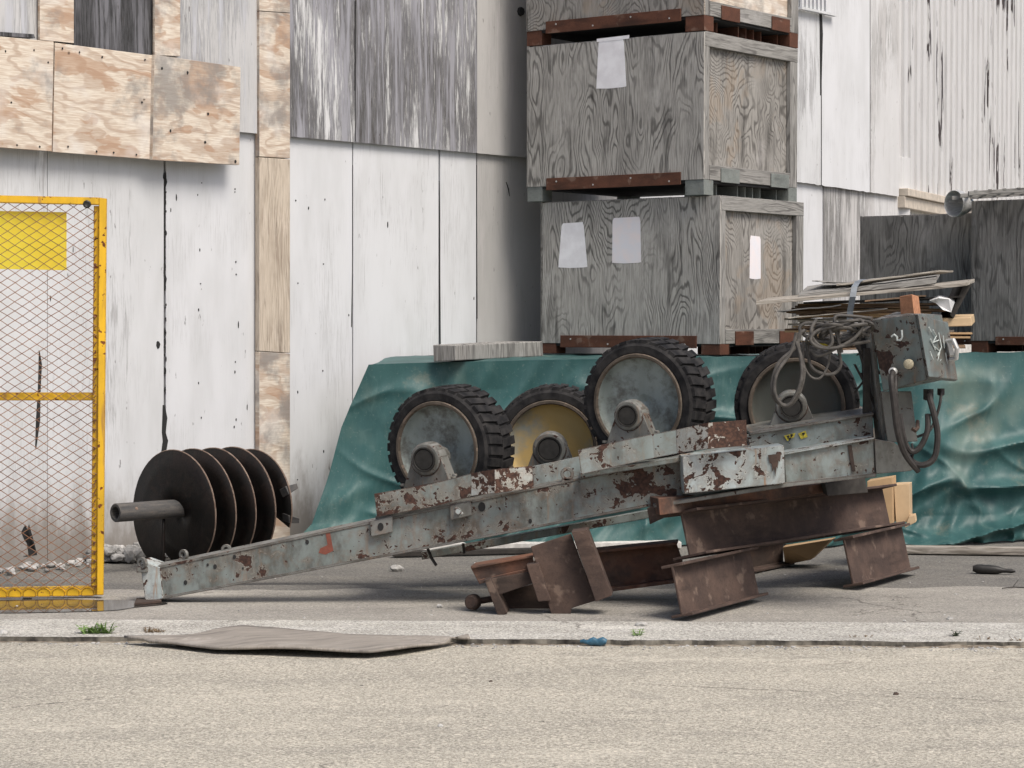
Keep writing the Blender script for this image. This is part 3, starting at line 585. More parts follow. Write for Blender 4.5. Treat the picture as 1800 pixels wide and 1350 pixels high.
# ================================================================ BUNDLE of scrap boards on the tarp
bun = thing('scrap_board_bundle', Vector((P(1550, 600, 14.9).x, 15.2, 1.17)), 'untidy strapped bundle of scrap boards and plywood on the tarp', 'bundle')
rb = random.Random(12)
def board(px0, py0, px1, py1, thk, D0=14.8, D1=14.9, dep=.7, m=m_planks, slope=0):
    a = P(px0, py0, D0); b = P(px1, py1, D1); mb = MB(); n = 8; fr = []; 
    t = UP*thk; d = Vector((.12, dep, 0.0)); rows = []
    top = [a.lerp(b, k/n)+UP*.008*mnoise.noise(Vector((k*.7, px0, py0))) for k in range(n+1)]
    mb.prism([p for p in top]+[p-t for p in reversed(top)], d+UP*slope); link('board', mb, m, bun, .0015)
for i in range(26):   # lower courses
    y = 612-i*3.1; x0 = 1400+rb.uniform(-8, 22)-(14 if i > 9 else 0); x1 = (1698 if i < 10 else 1655)+rb.uniform(-25, 12)
    board(x0, y, x1, y-3+rb.uniform(-1.5, 1.5), .0125, 14.85+rb.uniform(-.04, .06), 14.95+rb.uniform(-.05, .05), m=rb.choice([m_plankb, m_planks, m_plankb, m_card]))
board(1366, 546, 1478, 536, .008, 14.7, 14.75, m=m_rail); board(1385, 558, 1560, 542, .008, 14.7, 14.8, m=m_planks)
board(1412, 531, 1690, 520, .012, 14.75, 14.85, m=m_dark); board(1520, 528, 1628, 518, .010, 14.7, 14.8, m=m_plankb)
board(1329, 530, 1700, 497, .022, 14.65, 14.8, dep=.35, m=m_planks, slope=.03); board(1404, 517, 1645, 489, .035, 14.8, 14.95, dep=.5, m=m_rail, slope=.06)
board(1427, 493, 1500, 497, .006, 14.9, 14.95, dep=.3, m=m_rail); board(1470, 499, 1650, 475, .012, 14.85, 15.0, dep=.12, m=m_planks)
board(1500, 512, 1640, 500, .016, 14.72, 14.8, dep=.3, m=m_dark)
mb = MB(); mb.hexa([P(1630,575,14.9), P(1708,573,14.95), P(1706,558,14.95), P(1630,560,14.9)], [P(1636,568,15.5), P(1714,566,15.5), P(1712,552,15.5), P(1636,554,15.5)]); link('pale_block', mb, m_cardl, bun, .004)
mb = MB(); mb.prism([P(1676,560,14.9), P(1708,500,14.95), P(1703,493,14.95), P(1693,503,14.92), P(1670,553,14.9)], Vector((.03, .5, 0))); link('board_offcut', mb, m_dark, bun, .002)
mb = MB(); mb.prism([P(1634,529,14.8), P(1650,524,14.75), P(1668,526,14.8), P(1678,532,14.85), P(1672,549,14.85), P(1658,545,14.8), P(1645,533,14.8)], Vector((.02,.1,.02))); link('torn_paper', mb, m_white, bun, .001)
mb = MB()
sp = [P(1494, 600, 14.6), P(1494, 548, 14.55), P(1499, 522, 14.5), P(1502, 504, 14.55), P(1508, 495, 14.75), P(1518, 491, 15.1), P(1522, 491, 15.3)]
for a, b in zip(sp, sp[1:]): mb.bar(a, b, Vector((.04, .005, 0)), Vector((0, -.004, .002)))
link('strap', mb, M_plain('grey_blue_strap', (.2,.23,.26), .5, .4, 10), bun)
# ================================================================ MACHINE
mach = thing('wheel_roller_machine', G(262, 1058), 'tilted blue-grey steel roller machine with four rubber-tyred wheels, propped on beams', 'machine')
def pz(pts, D, ext, m, name, bevel=.003, label=None, parent=mach):
    """solid whose front outline is given point by point with its own distance (a number or a function of px)"""
    f = D if callable(D) else (lambda x: D)
    mb = MB(); mb.prism([P(x, y, f(x)) for x, y in pts], ext); return link(name, mb, m, parent, bevel, label=label)
ND = lambda x: 11.45-.2*(x-262)/938          # near side beam distance
BK = Vector((.02, .1, 0))
def nb(o): return lambda x: ND(x)+o
TE = lambda x: 998-.2080*(x-272); BE = lambda x: 1057-.1911*(x-260)
# near beam: channel = web + top flange + bottom flange
pz([(274,999), (1200,TE(1200)), (1200,BE(1200)), (260,1057)], nb(0), (0, .016, 0), m_beam, 'near_beam')
pz([(272,996), (1200,TE(1200)-3), (1200,TE(1200)+1), (274,1001)], nb(-.004), (0.01, .14, .006), m_steeld, 'near_beam_top_flange', .002)
pz([(258,1054), (1200,BE(1200)-3), (1200,BE(1200)+2), (256,1059)], nb(-.006), (0.01, .14, 0), m_steeld, 'near_beam_bottom_flange', .002)
# end plate
pz([(245,985), (281,998), (286,1052), (256,1060)], 11.43, (.03, .17, 0), m_steelw, 'end_plate')
mb = MB(); mb.prism([G(236,1064,.002), G(284,1060,.002), G(284,1054,.002), G(240,1055,.002)], UP*.012); link('end_foot', mb, m_rustd, mach, .002)
def eye(px, py, r, D, ax=(0, 1, .0), th=.018, m=m_steeld):
    o = P(px, py, D); mb = MB(); n = 28; ax = Vector(ax).normalized()
    mb.lathe(o, ax, [(-th/2, r*.48), (-th/2, r), (th/2, r), (th/2, r*.48)], n, True, True)
    mb.box(o-UP*r*1.1, Vector((r*.8, 0, 0)), ax*th/2, UP*r*.45); link('lifting_eye', mb, m, mach, .002)
eye(250, 990, .030, 11.42, (.5, .8, 0)); eye(323, 975, .027, 11.50, (.6, .8, 0)); eye(398, 966, .027, 11.52, (.1, 1, 0)); eye(997, 833, .034, 11.30)
def hole(px, py, r, D, m=m_inside, sx=.75):
    mb = MB(); c = P(px, py, D); n = 16
    mb.prism([c+Vector((r*sx*math.cos(2*math.pi*k/n), 0, r*math.sin(2*math.pi*k/n))) for k in range(n)], (0, .004, 0)); link('bolt_hole', mb, m, mach)
for (x, y, r) in ((847,891,.024),(540,953,.012),(412,979,.011),(427,999,.006),(365,993,.008),(378,996,.012),(326,1024,.012),(932,916,.012)): hole(x, y, r, ND(x)-.003)
pz([(572,975),(586,968),(580,935),(572,936),(576,958),(563,964),(560,972)], nb(-.002), (0,.002,0), M_rust('red_primer', (.18,.06,.04), (.25,.085,.06), (.1,.045,.035)), 'red_primer_patch', 0)
# brackets with holes
pz([(650,916), (690,907), (690,936), (652,944)], nb(-.035), (0, .034, 0), m_steeld, 'bracket', .004); hole(669, 926, .02, ND(669)-.037)
pz([(790,889), (827,880), (830,906), (792,915)], nb(-.035), (0, .034, 0), m_steeld, 'bracket', .004)
mb = MB(); mb.tube([P(805, 899, 11.22), P(806, 898, 11.32)], .016, 8); mb.tube([P(800, 893, 11.25), P(813, 905, 11.25)], .010, 8); link('bracket_bolt', mb, m_steelw, mach)
# plate 1 and 2 (guards in front of the wheels), bent outward at right
def guard(pts_top, pts_bot, D, name, m):
    mb = MB(); mb.grid([[P(x, y, d) for (x, y), d in zip(pts_top, D)], [P(x, y, d) for (x, y), d in zip(pts_bot, D)]], False); return link(name, mb, m, mach, 0, solid=.012)
guard([(658,868), (760,850), (830,832)], [(663,908), (760,891), (830,872)], [11.32, 11.30, 11.28], 'guard_plate', m_beam)
guard([(829,832), (870,825), (935,819)], [(829,872), (870,867), (938,858)], [11.28, 11.20, 11.24], 'guard_plate', m_steelr)
guard([(1016,791), (1146,763), (1190,755)], [(1022,834), (1150,805), (1192,797)], [11.15, 11.12, 11.1], 'guard_plate', m_steel)
guard([(1189,755), (1245,743), (1311,738)], [(1191,797), (1245,789), (1313,783)], [11.1, 10.98, 11.02], 'guard_plate', m_steelr)
pz([(660,907), (940,858), (940,866), (660,915)], 11.36, (.02, .3, .0), m_steeld, 'ledge'); pz([(1018,832), (1320,784), (1320,792), (1020,841)], 11.2, (.02, .3, 0), m_steel, 'ledge')
pz([(935,820), (1020,802), (1024,836), (938,856)], 11.42, (0, .02, 0), m_steel, 'cross_plate')
pz([(1312,764), (1534,729), (1536,772), (1380,800), (1318,790)], lambda x: 11.28, (0, .02, 0), m_steel, 'side_plate')
pz([(1318,760), (1536,725), (1536,730), (1318,765)], 11.26, (0, .5, .02), m_steeld, 'side_plate_lip', .002)
# near blocks of the right half
pz([(1199,803), (1378,783), (1380,850), (1203,868)], 11.06, (0, .22, 0), m_steelw, 'end_block', .004, 'pale blue flaking block with orange rust runs')
pz([(1378,797), (1536,770), (1538,833), (1381,850)], 11.13, (0, .20, 0), m_steel, 'end_block', .004)
pz([(1377,796), (1537,768), (1537,772), (1377,800)], 11.11, (0, .22, 0), m_steelw, 'end_block_flange', .001)
pz([(1150,886), (1385,848), (1540,832), (1540,838), (1385,856), (1150,893)], 11.1, (0, .4, 0), m_steeld, 'underside_plate', .001)
pz([(1350,800), (1373,797), (1371,812), (1368,809), (1367,824), (1365,820), (1363,838), (1361,822), (1358,829), (1356,813), (1353,815)], 11.052, (0, .003, 0), m_rustd, 'oil_run', 0)
pz([(1490,783), (1497,782), (1504,828), (1498,829)], 11.122, (0, .006, 0), m_rustd, 'weld_seam', .001)
pz([(1537,772), (1572,778), (1600,798), (1612,822), (1600,828), (1540,833)], 11.12, (0, .2, 0), m_steeld, 'end_bracket')
pz([(1378,766),(1398,761),(1396,768),(1384,775)], 11.272, (0,.004,0), m_ylab, 'warning_sticker', 0); pz([(1403,762),(1416,757),(1420,768),(1408,772)], 11.272, (0,.004,0), m_ylab, 'warning_sticker', 0)
for (x0, y0) in ((1383,766),(1389,764),(1386,770),(1410,761)): pz([(x0,y0), (x0+4,y0-1), (x0+5,y0+1.5), (x0+2,y0+5)], 11.269, (0,.003,0), m_inside, 'sticker_print', 0)
# frame under the wheels and far beam
FD = lambda x: 12.25-.15*(x-262)/938
mb = MB()
pz([(300,990), (1540,752), (1540,800), (300,1030)], FD, (0, .03, 0), m_steeld, 'far_beam')
pz([(740,972), (1178,890), (1178,904), (742,984)], lambda x: 12.1, (0, .08, 0), m_steel, 'far_rail')
for x, yy in ((700, 922), (1010, 850), (1330, 785), (1500, 765)):
    a = P(x, yy, ND(x)+.1); b = P(x+12, yy-20, 12.15); mb.bar(a-UP*.05, b-UP*.05, Vector((.12, 0, 0)), UP*.08)
link('cross_member', mb, m_steeld, mach, .003)
# wheels -------------------------------------------------------
RT, RR, WW = .322, .24, .25
def wheel(px, py, D, yaw, discm, roll=11, label=None, hubpx=None, hubD=None, hr=.062):
    c = P(px, py, D); ax = Vector((-math.sin(R(yaw)), -math.cos(R(yaw)), -.04)).normalized()   # towards the viewer, out of the front face
    wh = MB(); rnd = random.Random(int(px)); N = 34
    # rubber body
    wh.lathe(c, ax, [(-.012, RR+.004), (0, RR+.012), (.0, RT-.035), (-.012, RT-.022), (-.03, RT-.014), (-WW+.03, RT-.014), (-WW+.012, RT-.022), (-WW, RT-.035), (-WW, RR), (-.012, RR)], 96)
    u = ax.cross(UP).normalized(); v = ax.cross(u)
    for k in range(N):
        for half in (0, 1):
            a0 = 2*math.pi*(k+(.5 if half else 0)+rnd.uniform(-.03, .03))/N; da = 2*math.pi/N*.38; d0, d1 = (-.010, -.128) if half == 0 else (-.122, -WW+.010)
            skew = (.10 if half else -.10)*.4
            def q(a, r, d): return c+ax*d+(u*math.cos(a)+v*math.sin(a))*r
            ri, ro = RT-.03, RT+rnd.uniform(-.002, .002)
            e = .018
            pa = [q(a0-da, ri, d0), q(a0+da, ri, d0), q(a0+da*.9, ro-.006, d0-.004), q(a0-da*.9, ro-.006, d0-.004)]
            if half: pa = [q(a0-da, ri, d0), q(a0+da, ri, d0), q(a0+da*.9, ro, d0), q(a0-da*.9, ro, d0)]
            pb = [q(a0-da+skew, ri, d1), q(a0+da+skew, ri, d1), q(a0+da*.9+skew, ro, d1), q(a0-da*.9+skew, ro, d1)]
            wh.hexa(pa, pb)
    root = MB(); root.lathe(c, ax, [(-.07, .04), (-.06, .10), (-.05, .17), (-.045, .205), (-.03, .222), (.0, .228), (.004, .232), (.006, RR-.001), (.0, RR+.006), (-.03, RR+.004)], 96)
    root.lathe(c, ax, [(-.09, .0001), (-.07, .04)], 96)
    rim = link('wheel', root, discm, mach, label=label)
    tyre = link('tyre', wh, m_rub, rim)
    rg = MB(); rg.lathe(c, ax, [(.002, RR-.012), (.011, RR-.008), (.011, RR+.004), (.002, RR+.008)], 96, True, True); rg.lathe(c, ax, [(-.002, .225), (.007, .229), (.007, .2325), (-.002, .236)], 96, True, True); link('rim_ring', rg, M_rust('rim_rust', (.08,.065,.05), (.15,.12,.095), (.04,.033,.027)) if 'rim_rust' not in bpy.data.materials else bpy.data.materials['rim_rust'], rim)
    hx, hy = hubpx; h = P(hx, hy, hubD); hax = Vector((-math.sin(R(yaw*.8)), -math.cos(R(yaw*.8)), -.03)).normalized()
    hm = MB(); hm.lathe(h, hax, [(.0, .0001), (.0, hr*.80), (-.004, hr*.84), (.004, hr*.9), (.004, hr), (-.03, hr)], 32)
    link('hub_cap', hm, m_cap, rim)
    hb = MB(); hb.lathe(h, hax, [(-.008, hr), (-.008, hr+.016), (-.02, hr+.022), (-.09, hr+.024), (-.13, hr+.005), (-.2, hr-.01)], 32)
    # foot of the bearing block
    s = hax.cross(UP).normalized(); up = s.cross(hax).normalized()
    if up.z < 0: up = -up
    tilt = Vector((0, 0, 1)); drop = .135
    t_ = Vector((math.cos(R(roll)), 0, math.sin(R(roll))))
    t_ = (t_-hax*t_.dot(hax)).normalized()
    f = h-hax*.02
    hb.prism([f-t_*(hr+.022)+UP*0, f+t_*(hr+.022)+UP*0, f+t_*(hr+.075)-up*drop, f-t_*(hr+.075)-up*drop], -hax*.085)
    hb.box(f-up*(drop+.012)-hax*.04, t_*(hr+.115), hax*.06, up*.018)
    for sg in (-1, 1): hb.lathe(f-up*(drop-.022)+t_*sg*(hr+.088)-hax*.03, up, [(.0, .014), (.012, .014), (.012, .0001)], 6, False)
    link('bearing_block', hb, m_steeld, rim, .004)
    return rim
wheel(768, 790, 11.62, 31, m_disc, label='leftmost wheel turned towards the left', hubpx=(745,808), hubD=11.42)
wheel(968, 786, 11.95, 9, m_discy, label='wheel with a yellow stained disc', hubpx=(965,790), hubD=11.72, hr=.066)
wheel(1121, 708, 11.42, 30, m_disc, label='highest wheel with pale disc', hubpx=(1102,731), hubD=11.22, hr=.054)
wheel(1400, 714, 11.62, 8, m_discd, label='rightmost wheel with dark oily disc', hubpx=(1391,715), hubD=11.4, hr=.058)
# control box ---------------------------------------------------
bx = MB(); bx.hexa([P(1530,563,11.08), P(1609,552,10.92), P(1629,668,10.92), P(1552,688,11.08)], [P(1575,548,11.35), P(1656,553,11.15), P(1672,665,11.15), P(1600,680,11.35)])
cbx = link('control_box', bx, m_box, mach, .004)
dr = MB(); dr.hexa([P(1613,553,10.90), P(1667,568,11.08), P(1684,668,11.08), P(1632,662,10.90)], [P(1609,552,10.925), P(1661,566,11.11), P(1678,671,11.11), P(1629,667,10.925)]); link('box_door', dr, m_box, cbx, .004)
hd = MB(); hd.tube([P(1664,600,11.02), P(1676,598,10.98), P(1682,612,10.97), P(1681,630,11.0), P(1670,632,11.02)], .012, 8); hd.box(P(1670,612,11.02), (.012,0,0), (0,.02,0), (-.008,0,.035)); link('door_handle', hd, m_galv, cbx, .002)
kb = MB(); ka = Vector((-.35,-.93,0)).normalized(); kb.lathe(P(1597,640,10.93), ka, [(-.01,.024),(.004,.024),(.008,.018),(.009,.0001)], 20); link('round_plug', kb, M_plain('brass_plug', (.45,.4,.28), .6, .4, 60), cbx)
kb = MB(); kb.lathe(P(1570,653,10.99), ka, [(-.01,.02),(.015,.02),(.02,.012)], 16); link('cable_gland', kb, m_galv, cbx)
m_chalk = M_plain('chalk_mark', (.55,.6,.58), .9, .3, 90)
def scrib(pts, D, w, name='painted_mark'):
    s = MB(); s.tube([P(x, y, D(x)) for x, y in pts], w, 5); link(name, s, m_chalk, cbx)
fD = lambda x: 11.08+(x-1530)/79*(-.16)-.0
scrib([(1567,592),(1572,588),(1577,592),(1577,598),(1583,598),(1586,592),(1585,580)], lambda x: 11.02-(x-1545)/79*.16, .005)
dD = lambda x: 10.905+(x-1620)/54*.18
for pts in ([(1635,618),(1641,634),(1637,645)], [(1662,620),(1665,640),(1660,655)], [(1648,648),(1656,655)], [(1633,575),(1637,583)], [(1640,580),(1646,590),(1640,602),(1650,598)], [(1650,585),(1655,610),(1648,625)], [(1643,610),(1652,618),(1646,640),(1654,632)], [(1658,590),(1660,612)], [(1636,596),(1644,615)]): scrib(pts, lambda x: 10.885+(x-1620)/54*.18, .0035)
pz([(1528,556), (1534,556), (1558,776), (1551,776)], 11.2, (.0, .22, 0), m_steeld, 'mounting_rail'); pz([(1548,688), (1602,688), (1613,776), (1560,778)], 11.16, (0, .03, 0), m_steeld, 'mounting_plate')
mb = MB(); mb.tube([P(1613,741,11.1), P(1613,752,11.02), P(1609,757,11.0), P(1603,753,11.0)], .010, 8); link('hook', mb, m_rustd, mach)
mb = MB(); mb.bar(P(1524,612,11.3), P(1522,735,11.3), (.03,0,0), (0,.03,0))
for (a, b) in (((1500,600),(1524,640)),((1502,640),(1534,700)),((1506,625),(1522,612)),((1515,655),(1540,720)),((1502,690),(1526,660))): mb.bar(P(*a,11.35), P(*b,11.33), (.012,0,.0), (0,.012,0))
for k in range(9): mb.bar(P(1494+k*4, 560+k*5, 11.42), P(1530+(k%3)*8, 640+k*9, 11.4), (.014,0,0), (0,.012,0))
mb.prism([P(1498,575,11.46), P(1532,560,11.46), P(1548,735,11.46), P(1520,735,11.46), P(1516,640,11.46)], (0,.03,0))
link('bracing', mb, m_dark, mach)
def spline(pts, n=8):
    out = []; m = len(pts)
    for i in range(m-1):
        p0 = pts[max(i-1,0)]; p1 = pts[i]; p2 = pts[i+1]; p3 = pts[min(i+2,m-1)]
        for k in range(n):
            t = k/n; out.append(.5*((2*p1)+(p2-p0)*t+(2*p0-5*p1+4*p2-p3)*t*t+(3*p1-p0-3*p2+p3)*t**3))
    out.append(pts[-1]); return out
def cab(pts, r, m, parent, name='cable'):
    s = MB(); s.tube(spline([P(*p) for p in pts]), r, 8); return link(name, s, m, parent)
cab([(1570,654,10.98),(1567,668,10.93),(1571,705,10.92),(1578,760,10.93),(1592,800,10.97),(1614,828,11.02)], .015, m_cabled, mach)
cab([(1574,660,10.98),(1574,690,10.94),(1578,740,10.95),(1588,788,10.98),(1612,826,11.03)], .012, m_cabled, mach)
cab([(1632,690,11.1),(1634,700,11.02),(1642,730,11.0),(1648,765,11.0),(1643,803,11.0),(1625,817,11.0),(1605,812,11.02),(1590,790,11.05)], .0155, m_cabled, mach)
cab([(1631,728,11.02),(1630,758,11.0),(1618,785,11.0),(1603,794,11.0),(1592,780,11.0),(1586,755,11.0),(1582,728,11.02)], .014, m_cabled, mach)
cab([(1654,685,11.12),(1653,705,11.08),(1645,735,11.08),(1633,758,11.06),(1612,768,11.06)], .007, m_cabled, mach)
cab([(1603,780,11.04),(1605,795,11.02),(1602,812,11.02)], .006, m_cabled, mach)
mb = MB(); mb.lathe(P(1632,684,11.1), UP, [(0,.025),(-.05,.025),(-.055,.016)], 14); mb.lathe(P(1654,683,11.13), UP, [(0,.018),(-.03,.018),(-.035,.01)], 14); link('cable_gland', mb, m_cabled, mach)
# orange block standing on the box
mb = MB(); mb.hexa([P(1580,520,11.12), P(1600,517,11.05), P(1604,553,11.05), P(1583,555,11.12)], [P(1597,517,11.25), P(1615,521,11.2), P(1619,552,11.2), P(1602,552,11.25)])
mb = MB(); mb.hexa([P(1581,521,11.12), P(1603,517,11.05), P(1607,552,11.05), P(1583,556,11.12)], [P(1596,519,11.28), P(1615,521,11.2), P(1619,553,11.2), P(1599,554,11.28)])
link('brick', mb, m_brick, bevel=.004, label='orange-brown brick standing on top of the control box', cat='brick')
# coil of cable over the rail and the right wheel
coil = MB(); rc = random.Random(21)
def loop(pts, r=.0085): coil.tube(spline([P(*p) for p in pts]), r, 8)
loop([(1530,575,11.05),(1500,590,11.0),(1470,600,10.98),(1430,598,10.98),(1406,580,11.0),(1418,568,11.0),(1460,572,10.98),(1500,580,10.98),(1528,590,11.02)])
loop([(1408,580,10.98),(1398,610,10.95),(1368,640,10.93),(1357,680,10.92),(1366,706,10.92),(1388,712,10.92),(1405,690,10.92),(1413,655,10.93),(1405,620,10.95),(1403,592,10.97),(1415,580,10.98)], .0095)
loop([(1400,585,10.96),(1390,620,10.94),(1366,655,10.91),(1362,690,10.90),(1376,712,10.90),(1392,706,10.9),(1408,670,10.9),(1408,630,10.93),(1399,600,10.95)], .009)
loop([(1418,600,11.0),(1424,640,10.98),(1440,655,10.98),(1465,657,10.98),(1478,640,10.98),(1472,605,11.0),(1474,580,11.0)])
loop([(1412,600,11.0),(1413,640,10.98),(1425,662,10.97),(1442,664,10.97),(1456,640,10.98),(1460,610,11.0)], .006)
loop([(1530,560,11.05),(1500,556,11.0),(1470,556,10.98),(1468,572,10.97),(1474,600,10.96),(1480,620,10.96)])
loop([(1528,600,11.05),(1490,606,10.95),(1465,612,10.93),(1438,610,10.93),(1425,596,10.94),(1440,580,10.95),(1475,574,10.94),(1510,562,10.96),(1516,575,10.95),(1500,596,10.94),(1470,612,10.94),(1440,625,10.95),(1424,615,10.96)])
loop([(1435,562,11.0),(1426,580,10.96),(1432,600,10.95),(1452,612,10.93),(1463,600,10.93),(1456,572,10.94),(1450,566,10.96)])
for i in range(7):
    cx, cy = rc.uniform(1450, 1500), rc.uniform(570, 598); a, b = rc.uniform(25, 52), rc.uniform(8, 20); th = rc.uniform(-.35, .1); pts = []
    for k in range(11):
        t = 2*math.pi*k/10+i; x = a*math.cos(t); y = b*math.sin(t); pts.append((cx+x*math.cos(th)-y*math.sin(th), cy+x*math.sin(th)+y*math.cos(th), 11.0+.06*math.sin(t)+rc.uniform(-.03, .03)))
    loop(pts, rc.choice([.007, .0085, .009]))
link('cable_coil', coil, m_cable, label='tangled coil of grey cable hanging over the rightmost wheel', cat='cable')
mb = MB(); mb.box(P(1450,602,11.05), (.028,0,-.004), (0,.015,0), (.003,0,.014)); mb.box(P(1437,600,11.04), (.008,0,0), (0,.01,0), (0,0,.009))
link('yellow_plug', mb, m_ylab, bevel=.003, label='small yellow plug caught in the tangled cable coil', cat='plug')
# ================================================================ STEEL BEAMS under the machine
def ibeam(p0, dirv, L, h, w, label, m=m_rust, tf=.014, tw=.012, group='rusty steel beams under the machine', roll=0, up=UP):
    d = Vector(dirv).normalized(); p0 = Vector(p0); s = d.cross(up).normalized(); u = s.cross(d).normalized()
    if roll: q = Matrix.Rotation(roll, 3, d); s = q@s; u = q@u
    prof = [(-w/2,0),(w/2,0),(w/2,tf),(tw/2,tf),(tw/2,h-tf),(w/2,h-tf),(w/2,h),(-w/2,h),(-w/2,h-tf),(-tw/2,h-tf),(-tw/2,tf),(-w/2,tf)]
    mb = MB(); mb.prism([p0+s*a+u*b for a, b in prof], d*L); return link('steel_beam', mb, m, bevel=.003, label=label, cat='steel beam', group=group, origin=p0)
DD = Vector((.48, .86, 0)).normalized()
l1 = G(1182, 1094); ibeam(Vector((l1.x+.05, l1.y+.06, .018)), DD, .92, .252, .115, 'short rusty steel beam on the ground, nearest to the camera', m_rust, roll=-R(13))
l2 = G(1486, 1039); ibeam(Vector((l2.x+.05, l2.y+.06, .018)), DD, .9, .262, .115, 'short dark rusty steel beam on the ground, rightmost of the props', m_rust, roll=-R(13))
UD = Vector((1.2, 1.6, 0)).normalized()
u0 = G(1196, 988, .24); u0.z = .242; ibeam(Vector((u0.x+.05, u0.y+.05, .258)), UD, 2.1, .23, .20, 'long rusty steel beam laid across the two short ones', m_rust, roll=-R(14))
ubt = .2405+.23
mb = MB(); mb.hexa([P(1157,876,11.02), P(1450,850,12.0), P(1450,866,12.0), P(1160,906,11.02)], [P(1140,872,11.3), P(1430,846,12.3), P(1430,862,12.3), P(1143,900,11.3)])
link('packing_timber', mb, m_rusto, bevel=.004, label='brown packing timber between the machine and the long steel beam', cat='timber')
mb = MB(); mb.hexa([P(1137,893,11.15), P(1176,880,11.1), P(1178,905,11.1), P(1142,922,11.15)], [P(1150,888,11.4), P(1190,876,11.35), P(1190,900,11.35), P(1155,915,11.4)])
link('packing_block', mb, m_rustd, bevel=.004, label='small rusty packing block at the left end of the packing timber', cat='block')
mb = MB(); mb.hexa([P(1450,850,11.6), P(1520,838,11.9), P(1526,866,11.9), P(1455,872,11.6)], [P(1440,846,12.1), P(1510,834,12.4), P(1516,860,12.4), P(1445,866,12.1)])
link('packing_block', mb, m_dark, bevel=.004, label='dark packing block under the right end of the machine', cat='block')
# leaning stub left
def stub(name, parts, m, label, group='rusty steel beams under the machine', cat='steel beam'):
    mb = MB()
    for pts, D, e in parts: mb.prism([P(x, y, D) for x, y in pts], e)
    return link(name, mb, m, bevel=.003, label=label, cat=cat, group=group)
stub('steel_beam', [([(933,961),(1004,938),(1047,1056),(1005,1069),(1003,1080),(970,1083)], 11.0, (0,.012,0)), ([(1004,935),(1032,931),(1076,1047),(1047,1058)], 10.93, (.012,.16,0)), ([(925,993),(946,990),(968,1056),(946,1058)], 10.95, (.01,.16,0))], m_rust, 'leaning rusty steel beam stub in the middle, with its flange facing right')
stub('steel_channel', [([(827,997),(937,978),(939,997),(841,1024)], 11.05, (0,.012,0)), ([(827,995),(937,976),(937,980),(828,1000)], 11.03, (.02,.16,0)), ([(840,1020),(939,997),(940,1003),(842,1027)], 11.03, (.02,.16,0))], m_rusto, 'upper short rusty steel channel at the left end of the props', cat='steel channel')
stub('steel_channel', [([(853,1019),(938,1004),(940,1024),(866,1050)], 11.0, (0,.012,0)), ([(851,1019),(862,1017),(892,1078),(876,1085)], 10.96, (.012,.18,0)), ([(862,1050),(945,1024),(968,1062),(969,1078),(880,1084)], 11.2, (0,.02,0))], m_rustd, 'lower short rusty steel channel at the left end of the props', cat='steel channel')
stub('steel_beam', [([(1040,972),(1190,957),(1200,985),(1195,1022),(1060,1040)], 11.55, (0,.014,0)), ([(1040,968),(1190,953),(1190,958),(1042,973)], 11.47, (.02,.17,0)), ([(1060,1036),(1195,1018),(1196,1024),(1060,1042)], 11.47, (.02,.17,0))], m_rusto, 'orange rusty steel beam lying behind the leaning stub')
ibeam(G(1298, 1018)+Vector((.02, .3, 0)), (.5, .8, 0), .6, .2, .16, 'short dark steel beam lying in the shade beneath the long beam', m_rustd)
mb = MB(); k = G(832, 1074); kc = Vector((k.x, k.y+.02, .042)); mb.lathe(kc, (-.5, -.85, .05), [(.03,.0001),(.03,.028),(.022,.037),(-.01,.04),(-.03,.028)], 16); mb.tube([kc, kc+Vector((.10,.05,.01))], .016, 10)
link('threaded_knob', mb, m_rustd, label='round rusty knob lying at the left foot of the channels', cat='knob')
# hanging straps under near beam
mb = MB(); mb.tube([P(752,965,11.5), P(758,980,11.48), P(767,994,11.47)], .008, 6); mb.tube([P(814,955,11.6), P(816,973,11.6)], .008, 6); link('hanging_strip', mb, m_cabled, mach)
# ================================================================ CARDBOARD
def carton(pf, pb, m, label, name='cardboard_box', cat='box', group=None):
    mb = MB(); mb.hexa([P(*p) for p in pf], [P(*p) for p in pb]); return link(name, mb, m, bevel=.003, label=label, cat=cat, group=group)
cbw = carton([(1524,846,13.1), (1568,838,13.1), (1570,920,13.1), (1528,930,13.1)], [(1530,842,13.4), (1575,835,13.4), (1576,915,13.4), (1535,925,13.4)], m_card, 'tan cardboard box with a printed white mark, behind the long steel beam')
mb = MB()
rr = random.Random(4)
for i in range(12): mb.prism([P(1538+(i%2)*4+rr.uniform(-1,1), 862+i*3.2, 13.097), P(1542+(i%2)*4, 862+i*3.2, 13.097), P(1542+(i%2)*4, 864.4+i*3.2, 13.097), P(1538+(i%2)*4, 864.4+i*3.2, 13.097)], (0,.002,0))
o = link('printed_marks', mb, m_white, cbw)
carton([(1571,852,13.2), (1598,850,13.2), (1600,916,13.2), (1575,922,13.2)], [(1576,848,13.5), (1603,847,13.5), (1604,912,13.5), (1580,918,13.5)], m_cardl, 'pale narrow cardboard box standing right of the tan one')
carton([(1598,908,13.1), (1608,905,13.1), (1610,918,13.1), (1590,928,13.1)], [(1600,904,13.25), (1610,902,13.25), (1612,914,13.25), (1595,924,13.25)], m_cardl, 'small pale cardboard scrap beside the narrow box', 'cardboard_scrap', 'cardboard')
carton([(1376,962,13.0), (1462,948,13.0), (1425,984,13.1), (1380,993,13.2)], [(1380,958,13.25), (1470,944,13.25), (1432,980,13.3), (1386,988,13.3)], m_card, 'folded tan cardboard on the ground seen beneath the long beam', 'cardboard_sheet', 'cardboard')
